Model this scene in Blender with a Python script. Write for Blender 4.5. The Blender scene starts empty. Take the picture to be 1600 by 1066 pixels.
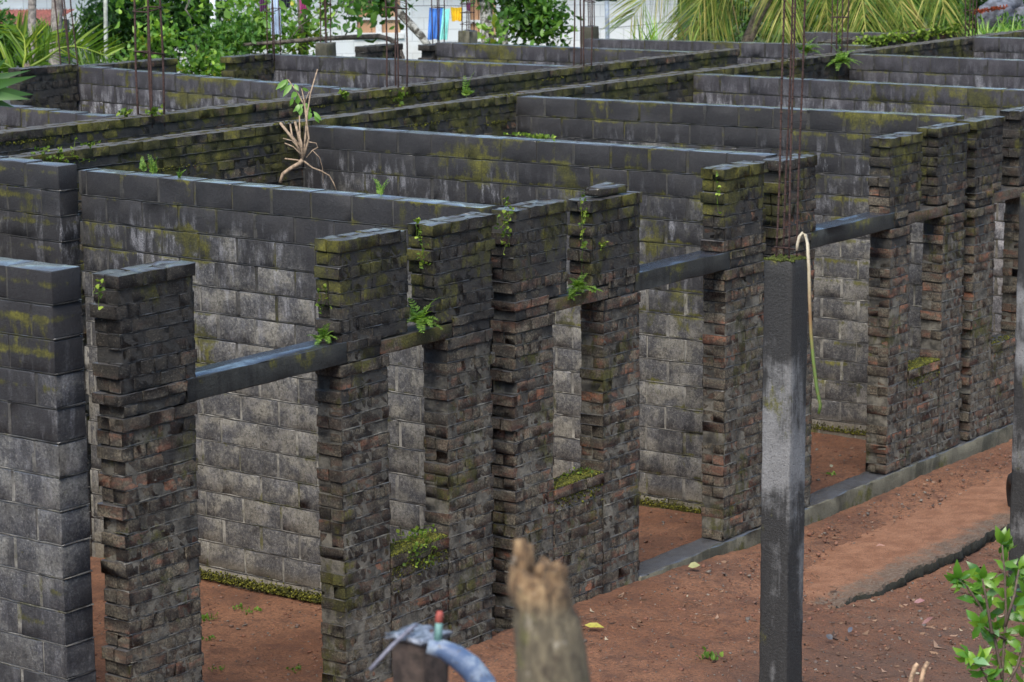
import bpy, math, random
import numpy as np
from mathutils import Vector, Matrix
# ------------------------------------------------------------------ camera, sky, sun
S = bpy.context.scene
COL = S.collection
CAM = np.array([-15.7334, -10.1116, 5.4])
YAW, PITCH, ROLL, FPX = 0.632, 0.184, -0.0065, 3924.8     # focal length in pixels of a 1600 px wide picture
_fw = np.array([math.cos(PITCH)*math.cos(YAW), math.cos(PITCH)*math.sin(YAW), -math.sin(PITCH)])
_r = np.array([math.sin(YAW), -math.cos(YAW), 0.0]); _u = np.cross(_r, _fw)
RIGHT = _r*math.cos(ROLL)+_u*math.sin(ROLL); UP = -_r*math.sin(ROLL)+_u*math.cos(ROLL); FWD = _fw
cd = bpy.data.cameras.new('camera'); co = bpy.data.objects.new('camera', cd); COL.objects.link(co)
M = Matrix(((RIGHT[0], UP[0], -FWD[0], CAM[0]), (RIGHT[1], UP[1], -FWD[1], CAM[1]), (RIGHT[2], UP[2], -FWD[2], CAM[2]), (0, 0, 0, 1)))
co.matrix_world = M
cd.sensor_width = 36; cd.lens = FPX/1600*36; cd.clip_start = 0.1; cd.clip_end = 2000
cd.dof.use_dof = True; cd.dof.focus_distance = 18.0; cd.dof.aperture_fstop = 5.2
S.camera = co
W = bpy.data.worlds.new('World'); S.world = W; W.use_nodes = True
wn = W.node_tree; wn.nodes.clear()
sky = wn.nodes.new('ShaderNodeTexSky'); sky.sky_type = 'NISHITA'; sky.sun_disc = False
SUN_EL, SUN_AZ = math.radians(54), math.radians(253)      # azimuth clockwise from +Y
sky.sun_elevation = SUN_EL; sky.sun_rotation = SUN_AZ; sky.air_density = 1.0; sky.dust_density = 0.5; sky.ozone_density = 3.5; sky.air_density = 1.3
bg = wn.nodes.new('ShaderNodeBackground'); bg.inputs['Strength'].default_value = 0.075
wo = wn.nodes.new('ShaderNodeOutputWorld')
wn.links.new(sky.outputs[0], bg.inputs[0]); wn.links.new(bg.outputs[0], wo.inputs[0])
sl = bpy.data.lights.new('sun', 'SUN'); sl.energy = 2.1; sl.angle = math.radians(42); sl.color = (1.0, 0.92, 0.81)
so = bpy.data.objects.new('sun', sl); COL.objects.link(so)
sd = Vector((math.sin(SUN_AZ)*math.cos(SUN_EL), math.cos(SUN_AZ)*math.cos(SUN_EL), math.sin(SUN_EL)))
so.rotation_euler = sd.to_track_quat('Z', 'Y').to_euler()
S.view_settings.view_transform = 'Standard'; S.view_settings.look = 'None'
S.view_settings.exposure = 1.5; S.view_settings.gamma = 1.0

def at(px, py, D):
    """world point D metres in front of the camera, along the photograph's pixel"""
    return Vector(CAM + (RIGHT*(px-800)+UP*(533-py)+FWD*FPX)/FPX*D)
def on(px, py, x=None, y=None, z=None):
    d = RIGHT*(px-800)+UP*(533-py)+FWD*FPX
    t = (z-CAM[2])/d[2] if z is not None else ((y-CAM[1])/d[1] if y is not None else (x-CAM[0])/d[0])
    return Vector(CAM+d*t)
rng = np.random.default_rng(7)
rnd = random.Random(5)

# ------------------------------------------------------------------ materials
class NT:
    def __init__(s, name):
        s.m = bpy.data.materials.new(name); s.m.use_nodes = True
        s.t = s.m.node_tree; s.t.nodes.clear()
        s.out = s.n('ShaderNodeOutputMaterial'); s.b = s.n('ShaderNodeBsdfPrincipled')
        s.t.links.new(s.b.outputs[0], s.out.inputs[0])
        g = s.n('ShaderNodeNewGeometry'); s.P = g.outputs['Position']; s.R = g.outputs['Random Per Island']
        sx = s.n('ShaderNodeSeparateXYZ'); s.l(s.P, sx.inputs[0]); s.X, s.Y, s.Z = sx.outputs
        sn = s.n('ShaderNodeSeparateXYZ'); s.l(g.outputs['True Normal'], sn.inputs[0]); s.NZ = sn.outputs[2]
    def n(s, t): return s.t.nodes.new(t)
    def l(s, a, b):
        if hasattr(a, 'is_output'): s.t.links.new(a, b)
        else: b.default_value = a
    def vec(s, sx, sy, sz, src=None):
        v = s.n('ShaderNodeVectorMath'); v.operation = 'MULTIPLY'; s.l(src or s.P, v.inputs[0]); v.inputs[1].default_value = (sx, sy, sz)
        return v.outputs[0]
    def noise(s, scale, detail=4, rough=0.55, vec=None, off=0.0, dist=0.0):
        q = s.n('ShaderNodeTexNoise'); q.inputs['Scale'].default_value = scale; q.inputs['Detail'].default_value = detail
        q.inputs['Roughness'].default_value = rough; q.inputs['Distortion'].default_value = dist
        v = vec or s.P
        if off:
            a = s.n('ShaderNodeVectorMath'); a.operation = 'ADD'; s.l(v, a.inputs[0]); a.inputs[1].default_value = (off, off*1.7, off*.6); v = a.outputs[0]
        s.l(v, q.inputs['Vector']); return q.outputs[0]
    def voro(s, scale, vec=None):
        q = s.n('ShaderNodeTexVoronoi'); q.inputs['Scale'].default_value = scale; s.l(vec or s.P, q.inputs['Vector']); return q.outputs['Distance']
    def ma(s, op, a, b=0.0, c=0.0):
        q = s.n('ShaderNodeMath'); q.operation = op
        s.l(a, q.inputs[0]); s.l(b, q.inputs[1]); s.l(c, q.inputs[2]); return q.outputs[0]
    def sm(s, v, lo, hi, a=0.0, b=1.0):
        q = s.n('ShaderNodeMapRange'); q.interpolation_type = 'SMOOTHSTEP'
        s.l(v, q.inputs[0]); q.inputs[1].default_value = lo; q.inputs[2].default_value = hi; q.inputs[3].default_value = a; q.inputs[4].default_value = b
        return q.outputs[0]
    def mix(s, f, a, b, blend='MIX'):
        q = s.n('ShaderNodeMix'); q.data_type = 'RGBA'; q.blend_type = blend; q.clamp_factor = True
        s.l(f, q.inputs[0])
        for v, i in ((a, 6), (b, 7)):
            if isinstance(v, tuple) and len(v) == 3: v = v+(1.0,)
            s.l(v, q.inputs[i])
        return q.outputs[2]
    def ramp(s, f, stops, interp='LINEAR'):
        q = s.n('ShaderNodeValToRGB'); q.color_ramp.interpolation = interp
        e = q.color_ramp.elements
        while len(e) < len(stops): e.new(0.5)
        for k, (p, c) in enumerate(stops): e[k].position = p; e[k].color = tuple(c)+(1.0,)
        s.l(f, q.inputs[0]); return q.outputs[0]
    def gray(s, v):
        q = s.n('ShaderNodeCombineColor'); [s.l(v, q.inputs[i]) for i in range(3)]; return q.outputs[0]
    def fin(s, col, rough, h=None, dist=0.01, strength=0.6, spec=None):
        if isinstance(col, tuple) and len(col) == 3: col = col+(1.0,)
        s.l(col, s.b.inputs['Base Color']); s.l(rough, s.b.inputs['Roughness'])
        if spec is not None: s.l(spec, s.b.inputs['Specular IOR Level'])
        if h is not None:
            bp = s.n('ShaderNodeBump'); bp.inputs['Strength'].default_value = strength; bp.inputs['Distance'].default_value = dist
            s.l(h, bp.inputs['Height']); s.t.links.new(bp.outputs[0], s.b.inputs['Normal'])
        return s.m

def zmap(N, pts):
    """piecewise curve of world height"""
    lo, hi = pts[0][0], pts[-1][0]
    f = N.n('ShaderNodeMapRange'); N.l(N.Z, f.inputs[0]); f.inputs[1].default_value = lo; f.inputs[2].default_value = hi
    c = N.ramp(f.outputs[0], [((p-lo)/(hi-lo), (v, v, v)) for p, v in pts])
    return c

def masonry_top(N, col, rough, wet=1.0, dry=(.035, .037, .042), dry2=(.10, .10, .105)):
    up = N.sm(N.NZ, 0.45, 0.85)
    up0 = up
    c2 = N.mix(N.noise(14, 4), dry, dry2)
    N.l(N.ma('MULTIPLY', up, N.sm(N.noise(9, 4, .7), .35, .6, .35*wet, wet)), N.b.inputs['Coat Weight']); N.b.inputs['Coat Roughness'].default_value = .16; N.b.inputs['Coat IOR'].default_value = 1.75
    return N.mix(up, col, c2), N.ma('MULTIPLY_ADD', up, -0.32, rough), up

def moss_layer(N, col, amount, lo=.56, hi=.66, zb=None, streak=1.0):
    a = N.noise(2.3, 3, .6, off=11.3)
    b = N.noise(16, 5, .7, vec=N.vec(1, 1, .45), off=3.1)
    v = N.ma('ADD', N.ma('MULTIPLY', a, .6), N.ma('ADD', N.ma('MULTIPLY', b, .30), N.ma('MULTIPLY', N.noise(48, 4, .8, off=5.5), .14)))
    if zb is not None: v = N.ma('ADD', v, zb)
    f = N.ma('MULTIPLY', N.sm(v, lo, hi), amount)
    mc = N.ramp(N.ma('ADD', N.ma('MULTIPLY', N.noise(5, 3, .6, off=8), .6), N.ma('MULTIPLY', N.noise(60, 3, .7, off=2), .4)), [(.34, (.016, .017, .005)), (.5, (.062, .060, .009)), (.62, (.13, .122, .013)), (.75, (.21, .20, .018))])
    return N.mix(f, col, mc), f

def block_material(name, seed, base_lo=(.10, .094, .082), base_hi=(.31, .292, .242), stain=0.0, tint=(.011, .011, .014), moss=0.0, salt=0.0):
    N = NT(name)
    big = N.noise(1.7, 5, .6, off=seed)
    streak = N.noise(1.0, 5, .65, vec=N.vec(8, 8, 1.6), off=seed+2)
    mid = N.noise(7, 6, .7, off=seed+5)
    fine = N.noise(60, 4, .7); grain = N.noise(240, 2, .6)
    col = N.mix(N.ma('ADD', N.ma('MULTIPLY', big, .55), N.ma('MULTIPLY', N.R, .45)), base_lo, base_hi)
    col = N.mix(N.sm(mid, .45, .7, 0, .55), col, (.155, .15, .16))
    zc = zmap(N, [(-.2, -.06), (.3, -.03), (1.2, .01), (1.9, .11), (2.35, .23), (2.74, .37), (2.92, .74), (3.3, .9)])
    s = N.ma('ADD', N.ma('MULTIPLY', streak, .42), N.ma('MULTIPLY', mid, .42))
    s = N.ma('ADD', s, N.ma('MULTIPLY', N.R, .17)); s = N.ma('ADD', s, N.sm(N.noise(.75, 4, .6, off=seed+40), .32, .68, -.15, .17)); s = N.ma('ADD', s, zc); s = N.ma('ADD', s, stain)
    dark = N.mix(N.noise(5, 3), tint, (.022, .021, .023))
    bl = N.ma('ADD', N.noise(3.4, 4, .6, vec=N.vec(1, 1, 1.15), off=seed+14), N.ma('MULTIPLY', N.R, .16))
    col = N.mix(N.ma('MULTIPLY', N.sm(bl, .475, .61, 0, .86), N.sm(N.noise(34, 4, .75), .3, .6, .5, 1)), col, (.036, .038, .048))
    gr2 = N.noise(22, 6, .85, off=seed+1)
    col = N.mix(N.sm(gr2, .52, .36, 0, .78), col, (.022, .022, .025)); col = N.mix(N.sm(gr2, .56, .68, 0, .45), col, (.30, .29, .26))
    sp = N.noise(62, 4, .85, off=seed)
    col = N.mix(N.sm(sp, .54, .66, 0, .55), col, (.33, .325, .30))
    col = N.mix(N.sm(sp, .46, .34, 0, .8), col, (.010, .010, .011))
    col = N.mix(N.sm(s, .56, .90, 0, .95), col, dark)
    # pale salt streaks running down under the top course
    e = N.noise(1.0, 6, .7, vec=N.vec(10, 10, 3.0), off=seed+9)
    eb = zmap(N, [(0, .30), (1.6, .25), (2.3, .75), (2.7, 1.0), (2.86, .30), (2.95, .03), (3.3, .0)])
    e2 = N.ma('MULTIPLY', N.sm(N.noise(90, 4, .8, off=seed+3), .38, .6, .25, 1), N.sm(N.noise(.8, 3, .5, off=seed+6), .38, .6, .3, 1))
    col = N.mix(N.ma('MULTIPLY', N.ma('MULTIPLY', N.sm(e, .50-salt*.12, .68-salt*.1, 0, .75+salt*.3), N.ma('MULTIPLY_ADD', N.sm(N.Z, 3.2, 2.9), salt, eb)), e2), col, (.34, .34, .36))
    # bare mortar band and moss at the foot
    col = N.mix(zmap(N, [(-.1, .7), (.14, .65), (.24, 0), (1, 0)]), col, N.mix(mid, (.14, .12, .085), (.30, .27, .21)))
    zb = zmap(N, [(-.1, .2), (.05, .16), (.16, 0), (2.2, -.03), (2.85, .045), (3.3, .06)])
    jf = N.ma('ABSOLUTE', N.ma('SUBTRACT', N.ma('FRACT', N.ma('MULTIPLY_ADD', N.Z, 5.0, .3+.5)), .5))
    jm = N.sm(jf, .0, .20, .065, -.025); zb = N.ma('ADD', zb, jm)
    zb = N.ma('ADD', zb, N.sm(N.noise(.55, 2, .5, off=seed+31), .42, .62, -.075+moss, .032+moss))
    col, mf = moss_layer(N, col, .9, .575, .655, zb)
    col = N.mix(1.0, col, N.gray(N.sm(fine, .2, .8, .72, 1.25)), 'MULTIPLY')
    col, ro, up = masonry_top(N, col, N.sm(big, .3, .7, .86, .7))
    h = N.ma('ADD', N.ma('MULTIPLY', fine, .5), N.ma('ADD', N.ma('MULTIPLY', grain, .28), N.ma('MULTIPLY', mid, .6)))
    rdg = N.ma('MULTIPLY', N.ma('MULTIPLY', N.ma('SINE', N.ma('ADD', N.ma('MULTIPLY', N.Y, 52), N.ma('MULTIPLY', mid, 9))), .9), up)
    h = N.ma('ADD', h, rdg)
    return N.fin(col, ro, h, .014, .9)

def brick_material(name, seed, moss=0.0, red=0.0, grime=0.0, wet=.55, topc=((.035, .034, .034), (.11, .10, .095))):
    N = NT(name)
    big = N.noise(1.9, 5, .6, off=seed); mid = N.noise(9, 6, .7, off=seed+4); fine = N.noise(70, 4, .75); grain = N.noise(220, 2, .6)
    smear = N.noise(5.5, 6, .75, vec=N.vec(1, 1, 1.6), off=seed+7)
    row = N.noise(1.0, 3, .6, vec=N.vec(1.6, 1.6, 13), off=seed+17)
    sel = N.ma('ADD', N.ma('MULTIPLY', N.R, .42), N.sm(row, .32, .68, 0, .58))
    col = N.ramp(N.ma('ADD', sel, red), [(.0, (.040, .034, .026)), (.38, (.070, .052, .036)), (.62, (.105, .064, .040)), (.80, (.155, .076, .048)), (.92, (.25, .105, .058)), (1, (.36, .145, .075))])
    col = N.mix(N.sm(mid, .35, .7, 0, .55), col, (.045, .04, .036))
    # mortar rubbed over the bricks
    col = N.mix(N.sm(smear, .42, .56, 0, .9), col, N.mix(N.sm(fine, .3, .7), (.050, .043, .031), (.205, .175, .122)))
    zc = zmap(N, [(-.2, -.12), (.8, -.02), (2.0, .06), (2.5, .15), (2.9, .32), (3.3, .38)])
    s = N.ma('ADD', N.ma('ADD', N.ma('MULTIPLY', big, .6), N.ma('MULTIPLY', mid, .4)), N.ma('ADD', zc, grime))
    col = N.mix(N.sm(s, .50, .76, 0, .92), col, N.mix(mid, (.008, .0075, .007), (.026, .023, .019)))
    sp = N.noise(64, 4, .85, off=seed)
    col = N.mix(N.sm(sp, .56, .67, 0, .55), col, (.25, .225, .18))
    col = N.mix(N.sm(sp, .45, .33, 0, .75), col, (.010, .010, .010))
    zb = zmap(N, [(-.1, .06), (.15, .0), (.55, .005), (.80, .045), (1.03, .05), (1.08, -.02), (2.0, -.04), (2.6, .015), (2.95, .085), (3.3, .10)])
    upm = N.sm(N.NZ, .4, .8, 0, .07)
    col, mf = moss_layer(N, col, .9, .565, .655, N.ma('ADD', N.ma('ADD', N.ma('ADD', zb, upm), moss), N.sm(N.noise(.6, 2, .5, off=seed+21), .40, .62, -.06, .03)))
    col = N.mix(1.0, col, N.gray(N.sm(fine, .2, .8, .65, 1.3)), 'MULTIPLY')
    col, ro, up = masonry_top(N, col, .88, wet, topc[0], topc[1])
    h = N.ma('ADD', N.ma('MULTIPLY', fine, .7), N.ma('ADD', N.ma('MULTIPLY', grain, .35), N.ma('MULTIPLY', N.noise(26, 5, .75), .8)))
    return N.fin(col, ro, h, .022, 1.0)

def mortar_material(name, a, b, moss=0.0):
    N = NT(name)
    big = N.noise(2.4, 5, .65); fine = N.noise(55, 5, .75); grain = N.noise(200, 2, .6)
    col = N.mix(N.sm(N.noise(6, 6, .7), .35, .65), a, b)
    zc = zmap(N, [(-.2, .0), (1.5, .12), (2.4, .38), (2.8, .8), (3.3, 1.0)])
    col = N.mix(N.sm(N.ma('ADD', big, zc), .6, .95, 0, .85), col, (.02, .02, .021))
    col, mf = moss_layer(N, col, .85, .58, .67, zmap(N, [(-.1, .05), (2.4, .02), (3.2, .09)]) if moss == 0 else moss)
    col, ro, up = masonry_top(N, col, .92)
    h = N.ma('ADD', N.ma('MULTIPLY', fine, .9), N.ma('MULTIPLY', grain, .5))
    return N.fin(col, ro, h, .02, 1.0)

def concrete_material(name, lo, hi, dark, moss_z=None, dz=None, rough=.8, wet=True, topc=((.035, .037, .042), (.10, .10, .105))):
    N = NT(name)
    big = N.noise(2.0, 5, .6); streak = N.noise(1, 6, .7, vec=N.vec(14, 14, 1.8)); mid = N.noise(9, 6, .7); fine = N.noise(70, 4, .7); grain = N.noise(260, 2)
    col = N.mix(N.ma('ADD', N.ma('MULTIPLY', streak, .6), N.ma('MULTIPLY', mid, .4)), lo, hi)
    s = N.ma('ADD', N.ma('MULTIPLY_ADD', big, .95, -.225), N.ma('MULTIPLY', streak, .5))
    if dz: s = N.ma('ADD', s, zmap(N, dz))
    col = N.mix(N.sm(s, .42, .63, 0, .95), col, dark)
    hole = N.voro(34, N.vec(1, 1, 1.3)); col = N.mix(N.sm(hole, .17, .08, 0, .85), col, (.006, .006, .006)); col = N.mix(N.sm(N.noise(80, 4, .8), .58, .70, 0, .15), col, hi)
    if moss_z: col, _ = moss_layer(N, col, .9, .58, .66, zmap(N, moss_z))
    col = N.mix(1.0, col, N.gray(N.sm(fine, .2, .8, .75, 1.25)), 'MULTIPLY')
    ro = rough
    if wet: col, ro, _ = masonry_top(N, col, rough, 1.0, *topc)
    return N.fin(col, ro, N.ma('ADD', N.ma('MULTIPLY', fine, .6), N.ma('ADD', N.ma('MULTIPLY', mid, .5), N.ma('MULTIPLY', grain, .2))), .012, 1.0)

def simple(name, c, rough=.7, var=.25, scale=12, bump=.3, metallic=0.0):
    N = NT(name)
    f = N.noise(scale, 5, .65)
    d = tuple(x*(1-var*1.4) for x in c); h = tuple(min(1, x*(1+var)) for x in c)
    m = N.fin(N.mix(N.sm(f, .3, .7), d, h), rough, N.noise(scale*6, 4, .7), .004, bump)
    N.b.inputs['Metallic'].default_value = metallic
    return m

def leaf_material(name, stops, rough=.45, transl=.35, spec=.4):
    N = NT(name)
    col = N.ramp(N.R, stops)
    col = N.mix(1.0, col, N.gray(N.sm(N.noise(3.0, 2), .3, .7, .8, 1.2)), 'MULTIPLY')
    N.fin(col, rough, None, spec=spec)
    tr = N.n('ShaderNodeBsdfTranslucent'); N.l(N.mix(1.0, col, (1.3, 1.35, .6), 'MULTIPLY'), tr.inputs[0])
    mx = N.n('ShaderNodeMixShader'); mx.inputs[0].default_value = transl
    N.t.links.new(N.b.outputs[0], mx.inputs[1]); N.t.links.new(tr.outputs[0], mx.inputs[2]); N.t.links.new(mx.outputs[0], N.out.inputs[0])
    return N.m

MAT = {}
MAT['block'] = block_material('weathered_block', 0.0)
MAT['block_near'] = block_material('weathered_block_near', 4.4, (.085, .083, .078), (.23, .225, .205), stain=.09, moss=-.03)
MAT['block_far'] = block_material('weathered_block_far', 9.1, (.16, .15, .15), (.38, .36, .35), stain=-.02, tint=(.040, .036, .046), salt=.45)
MAT['brick'] = brick_material('weathered_brick', 0.0, red=.03, grime=.03)
MAT['brick_warm'] = brick_material('weathered_brick_warm', 6.0, red=.12, grime=-.05)
MAT['brick_mossy'] = brick_material('mossy_brick', 3.0, moss=.05, red=.10, grime=-.13, wet=.10, topc=((.05, .043, .034), (.15, .13, .105)))
MAT['mortar'] = mortar_material('mortar', (.05, .046, .038), (.24, .22, .175))
MAT['mortar_line'] = mortar_material('mortar_line', (.10, .095, .08), (.34, .315, .255))
MAT['mortar_light'] = mortar_material('block_mortar', (.13, .125, .115), (.36, .345, .305))
MAT['lintel'] = concrete_material('lintel_concrete', (.016, .018, .016), (.045, .046, .040), (.007, .0075, .007), moss_z=[(2.2, -.08), (2.36, -.01), (2.46, .08), (2.6, .02)], rough=.8, topc=((.012, .014, .02), (.03, .034, .045)))
MAT['plinth'] = concrete_material('plinth_concrete', (.10, .094, .064), (.21, .192, .135), (.045, .043, .028), moss_z=[(-.2, .05), (.02, .03), (.1, -.03), (.4, -.03)])
MAT['post'] = concrete_material('post_concrete', (.05, .049, .046), (.36, .36, .36), (.013, .0125, .012), moss_z=[(0, -.2), (2.85, -.12), (3.05, .02), (3.15, .14)], dz=[(0, .13), (1.2, .15), (1.50, .16), (1.74, -.17), (2.08, -.16), (2.45, .10), (2.7, .24), (3.2, .34)], rough=.7, wet=False)
MAT['rust'] = simple('rusty_steel', (.055, .028, .023), .85, .4, 40)
MAT['moss'] = leaf_material('moss_leaf', [(0, (.05, .10, .012)), (.5, (.12, .20, .02)), (1, (.28, .36, .05))], .7, .3)
MAT['fern'] = leaf_material('fern_leaf', [(0, (.06, .14, .02)), (.5, (.13, .24, .035)), (1, (.24, .36, .07))], .55, .35)
# ------------------------------------------------------------------ mesh helpers
def link(name, me, parent=None):
    o = bpy.data.objects.new(name, me); COL.objects.link(o)
    if parent is not None: o.parent = parent; o.matrix_parent_inverse = Matrix.Translation(-parent.location) if parent.location.length else Matrix()
    return o
def tag(o, label=None, cat=None, group=None, kind=None):
    if label: o['label'] = label
    if cat: o['category'] = cat
    if group: o['group'] = group
    if kind: o['kind'] = kind
    return o
def empty(name, loc, label, cat, group=None):
    o = bpy.data.objects.new(name, None); COL.objects.link(o); o.location = loc; o.empty_display_size = .2
    return tag(o, label, cat, group)

_T = {}
def template(nx, ny, nz):
    """surface grid of a box: integer corner indices per axis and the quads"""
    k = (nx, ny, nz)
    if k in _T: return _T[k]
    idx = {}; vs = []; fs = []
    def v(a):
        if a not in idx: idx[a] = len(vs); vs.append(a)
        return idx[a]
    n = k
    for ax in range(3):
        b, c = (ax+1) % 3, (ax+2) % 3
        for side in (0, n[ax]):
            for i in range(n[b]):
                for j in range(n[c]):
                    q = []
                    for di, dj in ((0, 0), (1, 0), (1, 1), (0, 1)):
                        a = [0, 0, 0]; a[ax] = side; a[b] = i+di; a[c] = j+dj; q.append(v(tuple(a)))
                    fs.append(q if side else q[::-1])
    _T[k] = (np.array(vs), np.array(fs)); return _T[k]

class MB:
    """collects geometry, builds ONE mesh object"""
    def __init__(s): s.v = []; s.f3 = []; s.f4 = []; s.m3 = []; s.m4 = []; s.n = 0
    def add(s, v, f, mat=0):
        v = np.asarray(v, float).reshape(-1, 3); f = np.asarray(f, int) + s.n
        s.v.append(v); s.n += len(v)
        if f.shape[1] == 3: s.f3.append(f); s.m3.append(np.full(len(f), mat))
        else: s.f4.append(f); s.m4.append(np.full(len(f), mat))
    def box(s, lo, hi, mat=0):
        a, f = template(1, 1, 1); lo = np.array(lo); hi = np.array(hi); s.add(lo+a*(hi-lo), f, mat)
    def rough(s, C, Sz, seg=(3, 2, 2), rad=.008, amp=.003, mat=0, tilt=.006):
        """many rounded, slightly lumpy boxes at once: centres C, full sizes Sz"""
        C = np.asarray(C, float); Sz = np.asarray(Sz, float)
        if not len(C): return
        g, f = template(*seg); n = len(C); g = g.astype(float)
        P = np.zeros((n, len(g), 3))
        for a in range(3):
            h = Sz[:, a]/2; k = seg[a]; r = np.minimum(rad, h*.4)
            t = g[:, a]
            if k < 3: P[:, :, a] = -h[:, None]+t[None]*(2*h[:, None]/k)
            else:
                inner = -(h-r)[:, None]+(t[None]-1)*(2*(h-r)[:, None]/(k-2))
                P[:, :, a] = np.where(t[None] == 0, -h[:, None], np.where(t[None] == k, h[:, None], inner))
        H = (Sz/2 - rad)[:, None, :].clip(.001); q = np.clip(P, -H, H); d = P-q; L = np.linalg.norm(d, axis=2, keepdims=True)
        rr = rng.uniform(.7, 1.5, (n, 1, 1))*rad
        P = np.where(L > 1e-9, q+d/np.maximum(L, 1e-9)*np.minimum(L, rad*.95 if True else rr), P)
        P += rng.normal(0, amp, P.shape)
        ax = rng.normal(0, tilt, (n, 3))
        R = np.stack([np.stack([np.ones(n), -ax[:, 2], ax[:, 1]], 1), np.stack([ax[:, 2], np.ones(n), -ax[:, 0]], 1), np.stack([-ax[:, 1], ax[:, 0], np.ones(n)], 1)], 1)
        P = np.einsum('nij,nvj->nvi', R, P)+C[:, None, :]
        F = (f[None]+(np.arange(n)*len(g))[:, None, None]).reshape(-1, 4)
        s.add(P.reshape(-1, 3), F, mat)
    def tube(s, pts, rad, sides=6, mat=0, cap=True):
        pts = [np.array(p, float) for p in pts]; n = len(pts)
        rad = [rad]*n if np.isscalar(rad) else list(rad)
        V = []; ref = np.array([0.31, .77, .55])
        for i, p in enumerate(pts):
            t = pts[min(i+1, n-1)]-pts[max(i-1, 0)]; t = t/(np.linalg.norm(t)+1e-9)
            a = np.cross(t, ref); a /= np.linalg.norm(a)+1e-9; b = np.cross(t, a)
            for k in range(sides):
                w = 2*math.pi*k/sides; V.append(p+rad[i]*(a*math.cos(w)+b*math.sin(w)))
        F = [[i*sides+k, i*sides+(k+1) % sides, (i+1)*sides+(k+1) % sides, (i+1)*sides+k] for i in range(n-1) for k in range(sides)]
        base = len(V)
        T = []
        if cap:
            V += [pts[0], pts[-1]]
            for k in range(sides):
                T.append([(k+1) % sides, k, base]); T.append([(n-1)*sides+k, (n-1)*sides+(k+1) % sides, base+1])
        n0 = s.n; s.add(V, F, mat)
        if T: s.f3.append(np.array(T)+n0); s.m3.append(np.full(len(T), mat))
    def leaves(s, base, dirv, side, L, Wd, bend=.15, mat=0):
        """folded leaf blades: base points, directions, side vectors"""
        base = np.asarray(base, float); dirv = np.asarray(dirv, float); side = np.asarray(side, float); n = len(base)
        if not n: return
        L = np.broadcast_to(L, (n,))[:, None]; Wd = np.broadcast_to(Wd, (n,))[:, None]
        nr = np.cross(dirv, side)
        mid = base+dirv*L*.5+nr*L*bend*.5
        V = np.stack([base, base+dirv*L*.28+side*Wd*.42+nr*Wd*.12, base+dirv*L*.62+side*Wd*.42+nr*(L*bend*.5+Wd*.1), base+dirv*L+nr*L*bend*-.6,
                      base+dirv*L*.62-side*Wd*.42+nr*(L*bend*.5+Wd*.1), base+dirv*L*.28-side*Wd*.42+nr*Wd*.12, base+dirv*L*.28+nr*L*bend*.3, base+dirv*L*.62+nr*L*bend*.4], 1)
        f3 = np.array([[0, 6, 1], [0, 5, 6], [2, 7, 3], [7, 4, 3]]); f4 = np.array([[1, 6, 7, 2], [6, 5, 4, 7]])
        off = (np.arange(n)*8)[:, None, None]; n0 = s.n
        s.add(V.reshape(-1, 3), (f4[None]+off).reshape(-1, 4), mat)
        s.f3.append((f3[None]+off).reshape(-1, 3)+n0); s.m3.append(np.full(n*4, mat))
    def build(s, name, mats, parent=None, smooth=True, recalc=False):
        v = np.concatenate(s.v); me = bpy.data.meshes.new(name)
        f3 = np.concatenate(s.f3) if s.f3 else np.zeros((0, 3), int); f4 = np.concatenate(s.f4) if s.f4 else np.zeros((0, 4), int)
        me.vertices.add(len(v)); me.vertices.foreach_set('co', v.astype(np.float32).ravel())
        lv = np.concatenate([f3.ravel(), f4.ravel()]); me.loops.add(len(lv)); me.loops.foreach_set('vertex_index', lv.astype(np.int32))
        ls = np.concatenate([np.arange(len(f3))*3, len(f3)*3+np.arange(len(f4))*4]); me.polygons.add(len(ls)); me.polygons.foreach_set('loop_start', ls.astype(np.int32))
        mi = np.concatenate((s.m3+s.m4) or [np.zeros(0)]).astype(np.int32); me.polygons.foreach_set('material_index', mi)
        me.polygons.foreach_set('use_smooth', np.full(len(ls), smooth))
        me.update(calc_edges=True); me.validate()
        for m in (mats if isinstance(mats, (list, tuple)) else [mats]): me.materials.append(m)
        return link(name, me, parent)
def unit(v): v = np.asarray(v, float); return v/(np.linalg.norm(v, axis=-1, keepdims=True)+1e-9)
def rdir(n, up=0.0):
    d = rng.normal(0, 1, (n, 3)); d[:, 2] += up; return unit(d)

# ------------------------------------------------------------------ ground
def smoothn(x, y, s=0.0):
    return (np.sin(x*1.7+s)*np.cos(y*1.3-s*2)+.6*np.sin(x*3.1+y*2.3+s*3)+.4*np.cos(x*5.3-y*4.1+s)+.25*np.sin(x*9.7+y*8.3+s))/2.2
def ground_z(x, y):
    x = np.asarray(x, float); y = np.asarray(y, float)
    st = lambda t, a, b: (lambda u: u*u*(3-2*u))(np.clip((t-a)/(b-a), 0, 1))
    out = .14*(1-st(x, -.9, 1.9)) - .0
    apron = st(x, -.25, .1)
    out = out - .06*apron*(1-st(y, -1.40, -1.34)) - .06*apron*st(y, -1.46, -1.30)*(1-st(y,-.9,-.4)) - .02*(1-apron)*(1-st(y, -2.5, -1))
    z = out*(1-st(y, 0.02, .14)) + (.03+.05*np.exp(-((y-.3)/.5)**2))*st(y, .02, .14)
    z = z + .016*smoothn(x, y) + .008*smoothn(x*3, y*3, 2.)
    # the bank up to the viewer
    dx, dy = x-CAM[0], y-CAM[1]; d = dx*.807+dy*.591
    bank = 3.75-.262*np.maximum(d, -4)
    lim = np.where(d < 14.6, bank, 0)
    z = np.maximum(z, np.where(d < 14.5, bank+.05*smoothn(x, y, 5), -9))
    # rising land behind
    z = z + 1.25*st(y-.0*x, 12.6, 15) + 1.0*st(x, 17.5, 20)*st(y, 6.8, 8)
    return z
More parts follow.
